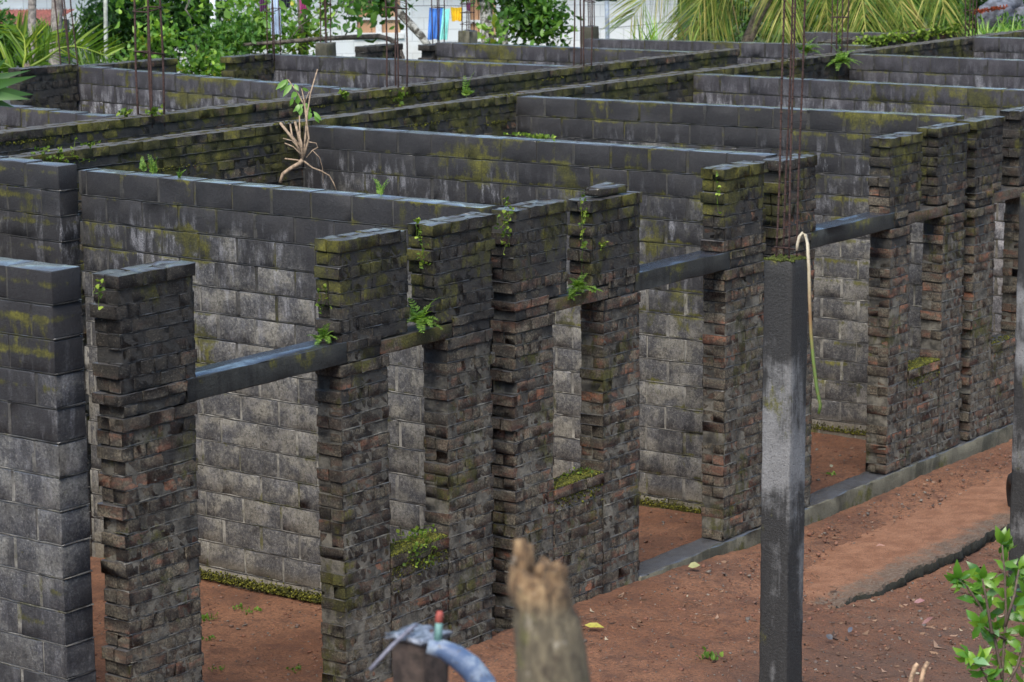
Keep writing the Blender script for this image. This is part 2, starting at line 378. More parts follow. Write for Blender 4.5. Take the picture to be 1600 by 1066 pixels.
def axis(lo, hi, step, far):
    a = np.arange(lo, hi+1e-6, step); g = step; ext = []
    v = hi
    while v < far: g *= 1.35; v += g; ext.append(v)
    ext2 = []; v = lo; g = step
    while v > -far: g *= 1.35; v -= g; ext2.append(v)
    return np.concatenate([ext2[::-1], a, ext])
gx = axis(-6.2, 7.5, .05, 600); gy = axis(-4.2, 4.2, .05, 600)
XX, YY = np.meshgrid(gx, gy, indexing='ij'); ZZ = ground_z(XX, YY)
near = (XX > -6.2) & (XX < 7.5) & (YY > -4.2) & (YY < 4.2)
ZZ = ZZ + np.where(near, rng.normal(0, .0035, ZZ.shape), 0)
nx, ny = XX.shape
ii = (np.arange(nx-1)[:, None]*ny+np.arange(ny-1)[None]).ravel()
mb = MB(); mb.add(np.stack([XX, YY, ZZ], -1).reshape(-1, 3), np.stack([ii, ii+ny, ii+ny+1, ii+1], 1))
def soil_material():
    N = NT('red_soil')
    big = N.noise(.9, 5, .6); mid = N.noise(6, 6, .7); fine = N.noise(40, 5, .75); cl = N.voro(38, N.vec(1, 1, 1)); grain = N.noise(150, 3, .7)
    col = N.mix(N.sm(big, .35, .65), (.25, .104, .049), (.39, .182, .095))
    col = N.mix(N.sm(mid, .45, .68, 0, .7), col, (.115, .050, .031))
    col = N.mix(N.sm(N.noise(16, 5, .7, off=4), .58, .70, 0, .55), col, (.11, .068, .046))
    col = N.mix(N.sm(fine, .30, .66, .0, .6), col, (.07, .033, .021))
    col = N.mix(N.sm(N.noise(1.4, 5, .7, off=21), .52, .66, 0, .4), col, (.095, .046, .031)); col = N.mix(N.sm(N.noise(75, 4, .8), .58, .68, 0, .5), col, (.36, .21, .14))
    # greyer trodden litter in front of the building
    lit = N.ma('MULTIPLY', N.sm(N.Y, -1.2, -2.6), N.sm(N.noise(2.2, 5, .7, off=9), .36, .60, .30, .9))
    col = N.mix(lit, col, N.mix(N.noise(24, 5, .75), (.075, .046, .034), (.19, .105, .068)))
    far = N.sm(N.Y, 12, 14); col = N.mix(far, col, (.05, .085, .025))
    h = N.ma('ADD', N.ma('MULTIPLY', fine, 1.0), N.ma('ADD', N.ma('MULTIPLY', cl, .5), N.ma('MULTIPLY', grain, .45)))
    return N.fin(col, .93, h, .03, 1.0)
MAT['soil'] = soil_material()
tag(mb.build('ground', MAT['soil']), kind='structure')

# broken concrete apron along the front, half buried in soil
def apron_material():
    N = NT('apron_concrete')
    fine = N.noise(50, 5, .75); grain = N.noise(180, 3); mid = N.noise(5, 6, .7)
    edge = N.sm(N.Y, -1.0, -1.4)
    soil = N.mix(N.sm(mid, .35, .65), (.24, .105, .053), (.36, .175, .096))
    grey = N.mix(N.sm(N.noise(28, 5, .8), .35, .65), (.075, .052, .036), (.20, .175, .135))
    f = N.sm(N.ma('ADD', N.ma('MULTIPLY', edge, .30), N.ma('MULTIPLY', N.noise(7, 7, .8), .75)), .46, .66, 0, .8)
    col = N.mix(f, soil, grey); col = N.mix(N.sm(N.noise(45, 5, .8, off=2), .52, .66, 0, .7), col, (.09, .045, .026)); col = N.mix(N.sm(N.NZ, .88, .55), col, (.026, .027, .018))
    return N.fin(N.mix(N.sm(fine, .5, .75, 0, .4), col, (.08, .045, .03)), .9, N.ma('ADD', fine, N.ma('MULTIPLY', grain, .5)), .025, 1.0)
xs = np.concatenate([np.arange(-.12, 4.2, .03), np.arange(4.3, 14, .3)])
ed = -1.435+.018*np.sin(xs*5.1)+.016*np.sin(xs*13.7+1)+np.convolve(rng.normal(0, .016, len(xs)), np.ones(3)/3, 'same')
ed = np.where(xs < .10, ed+1.2*(.10-xs)**1.3, ed)
mb = MB(); V = []
prof = [(-9, 0)]
for x, e in zip(xs, ed):
    lump = rng.normal(0, .008)
    for k, (yy, zz) in enumerate([(e+.03, -.12), (e-.016+rng.normal(0, .010), -.03+lump*2), (e-.004, .022+lump), (e+.015, .036+.5*lump), (e+.16, .030), (e+.35, .026), (e+.62, .018), (e+1.0, -.022)]):
        V.append((x, yy, zz + (.005*smoothn(x*4, yy*4, 1.) if k > 2 else 0)))
K = 8; n = len(xs)
F = [[i*K+k, (i+1)*K+k, (i+1)*K+k+1, i*K+k+1] for i in range(n-1) for k in range(K-1)]
mb.add(V, F); tag(mb.build('pavement', apron_material()), kind='structure')

# ------------------------------------------------------------------ masonry
def brick_run(mb, xa, xb, za, zb, y0=0.0, th=.2, ch=.0875, toothL=.02, toothR=.02, mat=0, mmat=1, bh=.073, front_only=False, skip=.004, phase=0.0, ztop=None):
    """a panel of brickwork in the plane y0 .. y0+th, courses counted down from zb; ends ragged by toothL / toothR"""
    n = max(1, int(round((zb-za)/ch))); ch = (zb-za)/n
    C = []; Z = []
    for k in range(n):
        z = zb-(k+.5)*ch; top = (k == 0)
        h = ch-.0105
        off = (k % 2)*.105+phase+rnd.uniform(-.015, .015)
        a = xa+rnd.uniform(-1, 1)*toothL+(toothL*.8 if k % 2 else -toothL*.3); b = xb+rnd.uniform(-1, 1)*toothR-(toothR*.8 if k % 2 else -toothR*.3)
        x = a; first = True
        header = (k % 4 == 2) and not front_only
        while x < b-.02:
            L = (.1 if header else .205)+rnd.uniform(-.012, .012)
            if first and off > .05: L = min(L, .1+rnd.uniform(0, .02))
            first = False
            e = min(x+L, b)
            if b-e < .05: e = b
            if e-x > .025 and rnd.random() > skip:
                dj = rnd.gauss(0, .0016)+(-.010 if rnd.random() < .02 else (.010 if rnd.random() < .02 else 0))
                ext = (.012 if top else 0)
                if header:
                    C.append(((x+e)/2, y0+th/2-dj, z)); Z.append((e-x-.0025, th+.004, h))
                else:
                    C.append(((x+e)/2, y0+th*.2425-dj-ext/2, z)); Z.append((e-x-.0025, th*.485+ext, h))
                    if not front_only:
                        sft = rnd.uniform(-.02, .02) if (x > a+.01 and e < b-.01) else 0
                        C.append(((x+e)/2+sft, y0+th*.7575+rnd.gauss(0, .004), z)); Z.append((e-x-.012, th*.485, h))
            x = e
    mb.rough(C, Z, (5, 3, 3), .004, .0024, mat, .003)
    ns = max(4, int((xb-xa)/.06)); zz = [zb-(k+1)*ch for k in range(n-1)]
    mb.rough([((xa+xb)/2, y0+th*.25-.0005, z+.0022) for z in zz], [(xb-xa-.025, th*.5+.002, .0072)]*len(zz), (ns, 2, 2), .002, .0018, 2, .001)
    t2 = th*.5 if front_only else th
    rec = .0009
    g = .028 if xb-xa < 4 else .06
    eL = .030 if toothL > .012 else .010; eR = .030 if toothR > .012 else .010
    mb.rough([((xa+eL+xb-eR)/2, y0+t2/2, (za+zb-.016)/2)], [(xb-xa-eL-eR, t2-2*rec, zb-za-.016)], (max(3, int((xb-xa)/g)), 3, max(3, int((zb-za)/g))), .003, .0022, mmat, 0)

def block_run(mb, x0, ya, yb, zt0, zt1, z0=-.08, th=.18, cl=.385, ch=.2, mat=0, mmat=1, rag=.0):
    """a block wall of thickness th (face at x0, towards -x) from ya to yb, top sloping zt0 -> zt1, courses counted from the top"""
    L = yb-ya; n = int(math.ceil((zt0-z0)/ch)); C = []; Z = []; V = []; VZ = []
    for k in range(n):
        y = ya - (k % 2)*cl/2+rnd.uniform(-.02, .02)
        while y < yb-.01:
            a, b = (ya if y < ya+.03 else y), min(y+cl+rnd.uniform(-.01, .01), yb)
            if b-a > .04:
                f = ((a+b)/2-ya)/L; z = (zt0*(1-f)+zt1*f)-(k+.5)*ch
                gv = rnd.uniform(.010, .028); C.append((x0+th/2+rnd.gauss(0, .0010), (a+b)/2, z)); Z.append((th, b-a-gv, ch-.0130)); (V.append((x0+th/2+.0004, b, z-.001)), VZ.append((th-.0008, rnd.uniform(.018, .052), ch-.016))) if rnd.random() < .62 else None
            y += cl
    mb.rough(C, Z, (3, 5, 4), .005, .0014, mat, .0016)
    mb.rough(V, VZ, (2, 3, 5), .003, .0012, mmat, .002)
    for k in range(n-1):
        zc = (zt0+zt1)/2-(k+1)*ch; Ln = math.hypot(L, zt1-zt0); ns = max(4, int(L/.06)); m0 = len(mb.v)
        mb.rough([(x0+th/2, (ya+yb)/2, zc+.0028)], [(th+.002, L-.004, .0078)], (2, ns, 2), .002, .0015, mmat, 0)
        q = mb.v[-1]; q[:, 2] += (q[:, 1]-(ya+yb)/2)/L*(zt1-zt0)
    g, f = template(1, 1, 1)
    P = np.array([[x0+.0060 if a[0] == 0 else x0+th-.0060, ya+.024 if a[1] == 0 else yb-.004, z0 if a[2] == 0 else ((zt0 if a[1] == 0 else zt1)-.012)] for a in g])
    for q in f: mb.add(P[q], [[0, 1, 2, 3]], mmat)      # faces not welded: flat shading

BM = [MAT['brick'], MAT['mortar'], MAT['mortar_line']]; BW = [MAT['brick_warm'], MAT['mortar'], MAT['mortar_line']]
ZT, ZP = 3.15, .155          # wall tops, plinth top
LZ0, LZ1 = 2.345, 2.485      # lintels
def lintel(parent, xa, xb, z0, z1, nm, y0=-.004, th=.208):
    mb = MB(); nseg = max(4, int((xb-xa)/.12))
    mb.rough([((xa+xb)/2, y0+th/2, (z0+z1)/2)], [(xb-xa, th, z1-z0)], (nseg, 4, 4), .006, .0022, 0, .001)
    return mb.build(nm, MAT['lintel' if nm == 'door_lintel' else 'brick_mossy'], parent)
def facade(label, layout, mats=BM, top=ZT):
    """layout: list of ('pier', x0, x1, slot_x0, slot_x1) | ('door', x0, x1) | ('window', x0, x1, sill)"""
    x0 = layout[0][1]
    root = empty('brick_wall', (x0, .1, ZP), label, 'wall', 'front wall bays between the column gaps')
    for i, it in enumerate(layout):
        if it[0] == 'pier':
            _, a, b, ua, ub, t = it
            gl = .024 if i == 0 else .007; gr = .024 if i == len(layout)-1 else .007
            mb = MB()
            wl = i > 0 and layout[i-1][0] == 'window'; wr = i < len(layout)-1 and layout[i+1][0] == 'window'
            # lower part up to lintel underside, a bearing course, then the upper part
            brick_run(mb, a, b, ZP if a > -.5 else .02, LZ0, toothL=gl, toothR=gr)
            brick_run(mb, ua, ub, LZ1 if not (wl or wr) else LZ1-.03, t, toothL=gl if gl > .02 else .016, toothR=gr if gr > .02 else .012, skip=.010)
            dl = i > 0 and layout[i-1][0] == 'door'; dr = i < len(layout)-1 and layout[i+1][0] == 'door'
            # masonry beside the lintel ends
            ba = a+(.075 if (dl or wl) else 0); bb = b-(.075 if (dr or wr) else 0)
            if bb-ba > .05: brick_run(mb, ba, bb, LZ0, LZ1, toothL=gl if not (dl or wl) else 0, toothR=gr if not (dr or wr) else 0)
            # rubbed mortar where the lintels are built in
            mb.build('brick_pier', mats, root)
        elif it[0] == 'door':
            lintel(root, it[1]-.07, it[2]+.07, LZ0, LZ1, 'door_lintel')
        else:
            _, a, b, sill = it
            mb = MB(); brick_run(mb, a, b, ZP if a > -.5 else .02, sill, toothL=0, toothR=0); mb.build('window_sill', mats, root)
            lintel(root, a-.07, b+.07, LZ0, LZ1-.045, 'window_lintel', y0=.001, th=.198)
    return root
facade('dark left front brick wall with the wide doorway whose top beam is nearest', [
    ('pier', -5.72, -5.10, -5.72, -5.08, 3.175), ('door', -5.10, -3.775), ('pier', -3.775, -3.29, -3.765, -3.07, 3.14),
    ('window', -3.29, -2.67, .985), ('pier', -2.67, -2.15, -2.81, -2.13, 3.13)])
facade('middle front brick wall with pale narrow window left of its doorway, behind the broken log post', [
    ('pier', -1.905, -1.425, -1.91, -1.25, 3.13), ('window', -1.425, -.80, 1.06), ('pier', -.80, -.31, -.96, -.31, 3.09),
    ('door', -.31, .90), ('pier', .90, 1.52, .87, 1.50, 3.14)], BW)
facade('front brick wall right of the free standing concrete post, mossy window sill beside its doorway', [
    ('pier', 1.765, 2.315, 1.765, 2.315, 3.12), ('door', 2.315, 3.65), ('pier', 3.65, 4.03, 3.60, 4.21, 3.14), ('window', 4.03, 4.66, 1.03), ('pier', 4.66, 5.11, 4.51, 5.12, 3.15)], BW)
facade('front brick wall at the right edge of the picture, partly behind the edge post', [
    ('pier', 5.29, 5.74, 5.28, 5.86, 3.15), ('window', 5.74, 6.36, 1.0), ('pier', 6.36, 6.86, 6.2, 6.86, 3.17), ('door', 6.86, 8.1), ('pier', 8.1, 8.6, 8.1, 8.6, 3.15)], BW)
facade('farthest front brick wall, wholly past the right edge of the picture', [
    ('pier', 8.88, 9.4, 8.88, 9.4, 3.14), ('door', 9.4, 10.65), ('pier', 10.65, 11.1, 10.65, 11.28, 3.15), ('window', 11.1, 11.72, 1.0), ('pier', 11.72, 12.2, 11.55, 12.2, 3.14)], BW)
# extra broken brick pieces on wall tops
mb = MB(); mb.rough([(-.62, .08, 3.125), (-.60, .155, 3.128)], [(.36, .10, .06), (.30, .09, .055)], (4, 3, 3), .012, .004, 0, .03)
tag(mb.build('loose_brick', MAT['brick'][0] if isinstance(MAT['brick'], list) else MAT['brick']), 'loose weathered brick slabs capping the slot pier above the middle window', 'brick')

# plinth beam
mb = MB()
mb.rough([((-.305+12.6)/2, .1, -.0)], [(12.905, .23, .30)], (150, 4, 5), .012, .004, 0, 0)
tag(mb.build('plinth', MAT['plinth']), 'low concrete plinth beam under the front brick walls', 'plinth')

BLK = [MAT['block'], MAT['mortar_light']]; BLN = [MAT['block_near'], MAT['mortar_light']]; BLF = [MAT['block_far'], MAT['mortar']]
G = 'block cross walls between rooms'
def cross(label, x0, ya, yb, zt0, zt1, mats=BLK, th=.185, group=G, **k):
    mb = MB(); block_run(mb, x0, ya, yb, zt0, zt1, th=th, **k)
    return tag(mb.build('block_wall', mats), label, 'wall', group)
cross('dark block wall end at the left edge of the picture, nearest of the cross walls', -6.01, .205, 7.0, 3.225, 3.23, BLN, .225)
cross('long block wall closing the nearest room, seen through the leftmost doorway', -1.96, .22, 4.15, 3.135, 3.15)
cross('short block wall with a sharp corner standing proud at the left edge, behind the nearest room', -2.165, 4.16, 5.19, 3.195, 3.215, BLN, .2)
cross('block wall behind the middle doorway with yellow moss running down its top blocks', 1.9, .22, 5.19, 3.139, 3.117)
cross('block wall seen through the doorway right of the concrete post, salt streaks under its top', 5.27, .2, 5.19, 3.185, 3.139)
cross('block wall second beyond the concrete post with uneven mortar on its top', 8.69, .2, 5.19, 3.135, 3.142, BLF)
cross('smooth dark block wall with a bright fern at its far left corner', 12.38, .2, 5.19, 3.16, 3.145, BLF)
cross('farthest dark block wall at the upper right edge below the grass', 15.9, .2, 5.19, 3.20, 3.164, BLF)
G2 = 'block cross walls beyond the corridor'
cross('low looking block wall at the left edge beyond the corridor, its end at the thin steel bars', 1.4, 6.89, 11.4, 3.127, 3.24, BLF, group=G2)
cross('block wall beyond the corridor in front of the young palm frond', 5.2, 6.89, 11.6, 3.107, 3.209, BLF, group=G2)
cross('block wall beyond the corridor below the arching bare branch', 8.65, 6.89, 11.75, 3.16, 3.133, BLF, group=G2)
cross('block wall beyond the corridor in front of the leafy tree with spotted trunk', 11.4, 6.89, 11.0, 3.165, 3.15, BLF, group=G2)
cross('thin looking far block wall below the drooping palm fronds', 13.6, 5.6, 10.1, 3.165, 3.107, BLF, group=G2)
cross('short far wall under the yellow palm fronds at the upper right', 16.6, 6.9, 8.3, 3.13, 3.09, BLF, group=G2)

BMO = [MAT['brick_mossy'], MAT['mortar'], MAT['mortar']]
def corridor(label, y0, xa, xb, zt, group='mossy corridor walls'):
    mb = MB(); brick_run(mb, xa, xb, .0, zt, y0=y0, th=.19, ch=.088, front_only=True, toothL=.02, toothR=.02, skip=.003)
    mb.box((xa+.03, y0+.09, -.05), (xb-.03, y0+.19, zt-.02), 1)
    n = int((xb-xa)/.21); C = [(xa+(i+.5)*(xb-xa)/n, y0+.143+rnd.gauss(0, .004), zt-.043+rnd.gauss(0, .003)) for i in range(n)]
    mb.rough(C, [((xb-xa)/n-.008, .098, .08)]*n, (4, 3, 3), .009, .003, 0, .012)
    return tag(mb.build('brick_wall', BMO), label, 'wall', group)
corridor('long mossy brick corridor wall, nearer of the two, meeting all the room walls', 5.2, -6.3, 19, 3.155)
corridor('long mossy brick corridor wall, farther of the two, ending in a clean corner near the palm fronds', 6.7, -6.3, 12.2, 3.168)
corridor('short brick corridor wall overgrown with small bright weeds at the upper right', 6.7, 14.6, 18.8, 3.12)
GR = 'broken brick piers of the rear wall'
def rear(label, xa, xb, zt, y0=11.5, lo=0.0):
    mb = MB(); brick_run(mb, xa, xb, lo, zt, y0=y0, th=.2, ch=.088, toothL=.05, toothR=.03)
    return tag(mb.build('brick_pier', BW), label, 'pier', GR)
rear('brick pier of the rear wall under the young palm frond', 4.25, 5.17, 3.235)
rear('low brick pier of the rear wall beside the pale plastic pipe', 6.0, 6.85, 3.20)
rear('short brick pier of the rear wall left of the low brick pier', 5.42, 5.93, 3.20)
rear('brick pier of the rear wall at the papaya leaves, left of the arching branch', 7.9, 8.62, 3.15)
rear('narrow brick pier of the rear wall standing between the arching branch and the house', 10.42, 11.2, 3.13, 11.45)
rear('brick pier of the rear wall where the leaning branch ends', 11.42, 12.1, 3.11, 11.1)
# ------------------------------------------------------------------ concrete posts and reinforcing bars
def bar_tube(mb, a, b, r=.0075, wob=.006, n=9, knots=True):
    a = np.array(a, float); b = np.array(b, float); P = []; ph = rnd.uniform(0, 6)
    for i in range(n):
        t = i/(n-1); P.append(a+(b-a)*t+np.array([math.sin(t*7+ph), math.cos(t*5+ph), 0])*wob*math.sin(math.pi*min(1, t*1.2)))
    mb.tube(P, r, 6)
    if knots:                                   # rolled ribs of a deformed bar
        L = np.linalg.norm(b-a); k = int(L/.05)
        C = []; 
        for j in range(k):
            t = (j+.5)/k; i = min(int(t*(n-1)), n-2); f = t*(n-1)-i; C.append(P[i]*(1-f)+P[i+1]*f)
        mb.rough(C, [(r*2.35, r*2.35, r*.9)]*len(C), (1, 1, 1), .001, .0004, 0, .3)
def cage(parent, x, y, z0, z1, half, lean=(0, 0), bars=4, r=.0075, stirrups=(), knots=True, wob=.01):
    cs = [(-1, -1), (1, -1), (-1, 1), (1, 1)][:bars]
    for sx, sy in cs:
        top = z1+rnd.uniform(-.15, .1); mb = MB()
        bar_tube(mb, (x+sx*half, y+sy*half, z0), (x+sx*half*1.05+lean[0]+rnd.uniform(-.02, .02), y+sy*half+lean[1]+rnd.uniform(-.02, .02), top), r, wob, knots=knots)
        mb.build('bar', MAT['rust'], parent)
    for zz in stirrups:
        f = (zz-z0)/(z1-z0); cx, cy = x+lean[0]*f, y+lean[1]*f; h = half+r*1.4; tl = rnd.uniform(-.02, .02)
        mb = MB(); mb.tube([(cx-h, cy-h, zz+tl), (cx+h, cy-h, zz-tl), (cx+h, cy+h, zz-tl), (cx-h, cy+h, zz+tl), (cx-h, cy-h, zz+tl*1.3), (cx-h+.04, cy-h+.03, zz+.03)], r*.62, 5)
        mb.build('stirrup', MAT['rust'], parent)
def post(x, y, zt, label, w=.2, lean=0.0):
    root = empty('concrete_post', (x+w/2, y+w/2, -.06), label, 'post', 'free standing veranda posts')
    mb = MB(); mb.rough([(x+w/2, y+w/2, zt/2-.1)], [(w, w, zt+.2)], (6, 6, 40), .012, .0022, 0, 0)
    mb.build('shaft', MAT['post'], root); return root
p1 = post(-2.752, -2.69, 3.105, 'free standing dark concrete post with mossy top and four tall rusty bars')
cage(p1, -2.652, -2.59, 3.05, 5.25, .046, (.045, -.01), r=.0062, stirrups=(3.165,))
p2 = post(.99, -2.62, 3.11, 'concrete post cut off by the right edge of the picture')
cage(p2, 1.09, -2.52, 3.05, 5.1, .046, (.03, 0), r=.008, stirrups=(3.2,))
mb = MB(); n = 420; a = rng.uniform(-.098, .098, (n, 2)); 
mb.rough([(-2.652+p[0], -2.59+p[1], 3.106) for p in a], [(rnd.uniform(.006, .018), rnd.uniform(.006, .018), rnd.uniform(.006, .014)) for _ in a], (2, 2, 2), .004, .003, 0, .1)
mb.build('moss_cushion', simple('moss_green', (.075, .095, .012), .95, .6, 60, 1.0), p1)

def rebar(px, py, y, label, z1=5.3, half=.07, lean=(0, 0), bars=4, stir=(3.75, 4.3), r=.009, stub=False, z0=3.05):
    p = on(px, py, y=y); root = empty('rebar_cage', (p.x, p.y, z0), label, 'rebar', 'bundles of bare reinforcing bars')
    cage(root, p.x, p.y, z0, z1, half, lean, bars, r, stir, knots=False, wob=.016)
    if stub:
        mb = MB(); mb.rough([(p.x, p.y, 3.08)], [(.2, .2, .34)], (4, 4, 5), .012, .003, 0, 0); mb.build('concrete_stub', MAT['plinth'], root)
    return root
rebar(236, 172, 6.79, 'thick rusty bars rising from the farther corridor wall at the left', half=.085, stir=(4.16, 3.75), r=.0115)
rebar(110, 100, 11.6, 'thin rusty bars in front of the young palm frond', half=.07, stir=(), lean=(-.05, .15))
rebar(428, 84, 11.5, 'rusty bars among leaves behind the brick pier with the papaya', half=.06, stir=(3.7,))
rebar(509, 78, 11.3, 'rusty bars on a concrete stub before the pale house, left of the boarded window', half=.05, stir=(3.55, 3.75, 4.0), stub=True)
rebar(620, 135, 6.79, 'rusty bars from the farther corridor wall in front of the boarded window', half=.075, stir=(4.0, 4.1), r=.010)
rebar(685, 64, 11.2, 'rusty bars in front of the blue towel', half=.055, stir=(3.6,))
rebar(731, 62, 11.2, 'rusty bars with close ties right of the yellow cloth', half=.06, stir=(3.35, 3.5, 3.62), stub=True)
rebar(910, 106, 6.79, 'rusty bars from the farther corridor wall right of the leafy tree', half=.075, stir=(4.05,), r=.010)
rebar(921, 56, 10.3, 'slim rusty bars on a mossy stub near the house corner', half=.05, stir=(3.6, 3.75), stub=True)
rebar(1311, 84, 5.3, 'rusty bars wound with a green climber before the palm fronds', half=.075, stir=(3.6,))
rebar(1516, 56, 5.35, 'rusty bars at the far corner under the red flowers', half=.05, stir=(3.5,), bars=4)

# bent stalk hooked over the bars of the near post
def stalk():
    N = NT('stalk_skin'); col = N.ramp(N.sm(N.Z, 2.15, 3.3), [(0, (.06, .11, .015)), (.35, (.11, .16, .03)), (.5, (.20, .15, .05)), (.62, (.18, .095, .04)), (.8, (.30, .23, .13)), (1, (.42, .37, .27))])
    col = N.mix(N.sm(N.noise(45, 4), .5, .7, 0, .5), col, (.16, .11, .04)); m = N.fin(col, .55, N.noise(90, 3), .003, .4)
    q = [(1245, 392), (1246, 382), (1249, 370), (1254, 364), (1259, 368), (1262, 382), (1264, 420), (1265, 470), (1267, 520), (1271, 565), (1276, 605), (1282, 634), (1279, 647)]
    pts = [at(a, b, 14.93-(.08 if i > 4 else 0)) for i, (a, b) in enumerate(q)]
    mb = MB(); mb.tube(pts, [.008, .009, .010, .0105, .0105, .0105, .0105, .010, .010, .010, .0105, .010, .008], 8)
    tag(mb.build('plant_stalk', m), 'bent yellow and green plant stalk hooked over the bars of the concrete post', 'stalk')
stalk()

# ------------------------------------------------------------------ small plants on the walls
LG = [MAT['fern']]
def fern(loc, L, n, label, out=(-.5, -.8, 0), cat='fern', mat='fern', up=.75, nm='fern', group=None):
    loc = np.array(loc, float); out = unit(np.array(out, float)); mb = MB()
    for i in range(n):
        d = unit(out*rnd.uniform(.1, 1)+np.array([rnd.uniform(-.8, .8), rnd.uniform(-.8, .8), up*rnd.uniform(.6, 1.5)])); l = L*rnd.uniform(.55, 1.1)
        P = [loc+rng.normal(0, L*.06, 3)]; dd = d.copy(); k = 9
        for j in range(k): dd = unit(dd+np.array([0, 0, -.13])); P.append(P[-1]+dd*l/k)
        mb.tube(P, [.0022*(1-j/(k+1))+.0006 for j in range(k+1)], 4, cap=False)
        B = []; D = []; Sd = []; Ln = []
        for j in range(1, k+1):
            t = unit(P[j]-P[j-1]); s = unit(np.cross(t, [0, 0, 1])+1e-6)
            for sg in (-1, 1):
                B.append(P[j]); D.append(unit(s*sg+t*.55+rng.normal(0, .12, 3))); Sd.append(unit(np.cross(D[-1], np.cross(s, t)))); Ln.append(l*.26*(1.15-j/k)**.7+.004)
        Ln = np.array(Ln); mb.leaves(B, D, Sd, Ln, Ln*.42, .1)
    return tag(mb.build(nm, MAT[mat]), label, cat, group)
def weed(loc, spread, n, s, label, normal=(0, -1, 0), mat='moss', nm='weed', cat='weed', group=None, stems=True):
    """little round leaved creeper hugging a wall"""
    loc = np.array(loc, float); nr = unit(np.array(normal, float)); mb = MB()
    sp = np.array(spread); p = rng.normal(0, 1, (n, 3))*sp*.5; p -= np.outer(p@nr, nr)*.9; B = loc+p+nr*.012
    D = unit(nr*.8+rng.normal(0, .5, (n, 3))+np.array([0, 0, .25])); Sd = unit(np.cross(D, rng.normal(0, 1, (n, 3))))
    L = rng.uniform(.6, 1.3, n)*s; mb.leaves(B, D, Sd, L, L*.9, .12)
    done = [0]                                   # one thin runner joins every leaf
    for i in range(1, n):
        j = min(done, key=lambda q: float(np.sum((B[q]-B[i])**2))); done.append(i)
        mb.tube([B[j], (B[i]+B[j])/2+nr*.003, B[i]], s*.028+.0006, 3, cap=False)
    return tag(mb.build(nm, MAT[mat]), label, cat, group)
fern(on(655, 503, y=.03), .20, 26, 'bright green fern tuft growing in the slot above the nearest window', nm='fern')
fern(on(507, 527, x=-3.79)+Vector((-.01, 0, 0)), .13, 16, 'small green fern on the top of the nearest doorway beam', out=(-.8, -.3, 0))
fern(on(903, 452, y=.02), .17, 16, 'yellow green fern in the slot above the middle window')
fern(on(893, 466, y=-.01), .08, 9, 'little fern hanging from the beam over the middle window')
fern(on(929, 455, y=-.01), .07, 7, 'tiny fern tuft on the right end of the middle window beam')
weed(on(652, 365, y=.02), (.04, .03, .11), 26, .026, 'small round leaved weed near the top of the slot over the nearest window')
weed(on(657, 395, y=.02), (.05, .03, .10), 22, .024, 'small weed halfway down the slot over the nearest window')
weed(on(787, 352, y=.03), (.07, .03, .20), 46, .028, 'creeping weed on the toothed brick edge right of the nearest window')
weed(on(908, 345, y=.03), (.05, .03, .22), 40, .028, 'creeping weed down the slot over the middle window')
weed(on(945, 382, y=-.0), (.10, .02, .03), 12, .026, 'sparse weed leaves on the bricks right of the middle slot')
weed(on(152, 448, y=.0), (.05, .02, .07), 14, .032, 'small weed under the top of the leftmost brick pier')
weed(on(505, 470, x=-3.78), (.02, .06, .12), 16, .026, 'weed leaves on the left end of the nearest window pier', (-1, 0, 0))
weed(on(655, 862, y=.0), (.20, .02, .12), 60, .026, 'bright leaf rosettes hanging over the mossy nearest window sill')
weed(on(652, 838, y=.08), (.22, .10, .02), 50, .026, 'yellow green rosettes lying on the nearest window sill', (0, 0, 1))
weed(on(900, 742, y=.1), (.22, .10, .02), 24, .022, 'moss rosettes on the middle window sill', (0, 0, 1))
weed(on(1445, 575, y=.1), (.18, .08, .02), 30, .022, 'moss rosettes on the sill right of the concrete post', (0, 0, 1))
weed(on(1118, 300, y=.0), (.03, .03, .16), 14, .024, 'tiny leaves on the brick edge right of the middle doorway')
for px, py, lb in ((622, 152, 'creeper hanging on the corridor wall right of the sapling'), (236, 176, 'green tuft on the corridor wall at the thick bars'), (192, 178, 'green tuft on the corridor wall left of the thick bars'), (535, 146, 'green tuft on the far corridor wall above the sapling')):
    weed(on(px, py, y=6.68), (.10, .03, .10 if px > 600 else .03), 26, .045, lb)
for px, py, lb in ((100, 246, 'leafy creeper patch on the nearer corridor wall at the left edge'), (140, 226, 'short green tuft on top of the nearer corridor wall at the left'), (60, 236, 'yellow green tuft on the nearer corridor wall at the far left')):
    weed(on(px, py, y=5.18), (.30 if px == 100 else .12, .03, .12 if px == 100 else .03), 70 if px == 100 else 18, .03, lb)
fern(on(1256, 82, y=5.15), .30, 12, 'bright fern on the corridor wall between the tall bars', out=(0, -1, 0))
fern(on(1312, 96, y=5.12), .28, 20, 'bright green fern clump at the corner of the smooth dark block wall', out=(-.3, -1, 0), up=.3)
fern(on(727, 150, y=6.6), .26, 4, 'single yellow green fern blade on the far corridor wall', out=(0, -.4, 0), up=1.4)
for i in range(17):
    t = i/16; weed(on(1342+165*t, 66-25*t+rnd.uniform(-3, 5), y=6.66), (.34, .05, .09), 30, .05, 'small bright weeds crowding the short corridor wall at the upper right', group='weeds on the short corridor wall')
weed(on(842, 218, x=1.92), (.05, .14, .03), 60, .035, 'yellow moss cushion on top of the block wall behind the middle doorway', (0, 0, 1))
weed(on(815, 214, x=1.95), (.04, .2, .01), 24, .03, 'flat green patch beside the yellow moss cushion', (0, 0, 1))
for px, py, l, lb in ((223, 268, .11, 'small upright herb on the block wall top at the left'), (240, 270, .14, 'thin flowering herb on the block wall top at the left'), (280, 278, .09, 'small herb farthest right on the nearest block wall top')):
    fern(on(px, py, x=-1.88), l, 6, lb, out=(0, 0, 1), up=2.0, nm='herb', cat='herb')
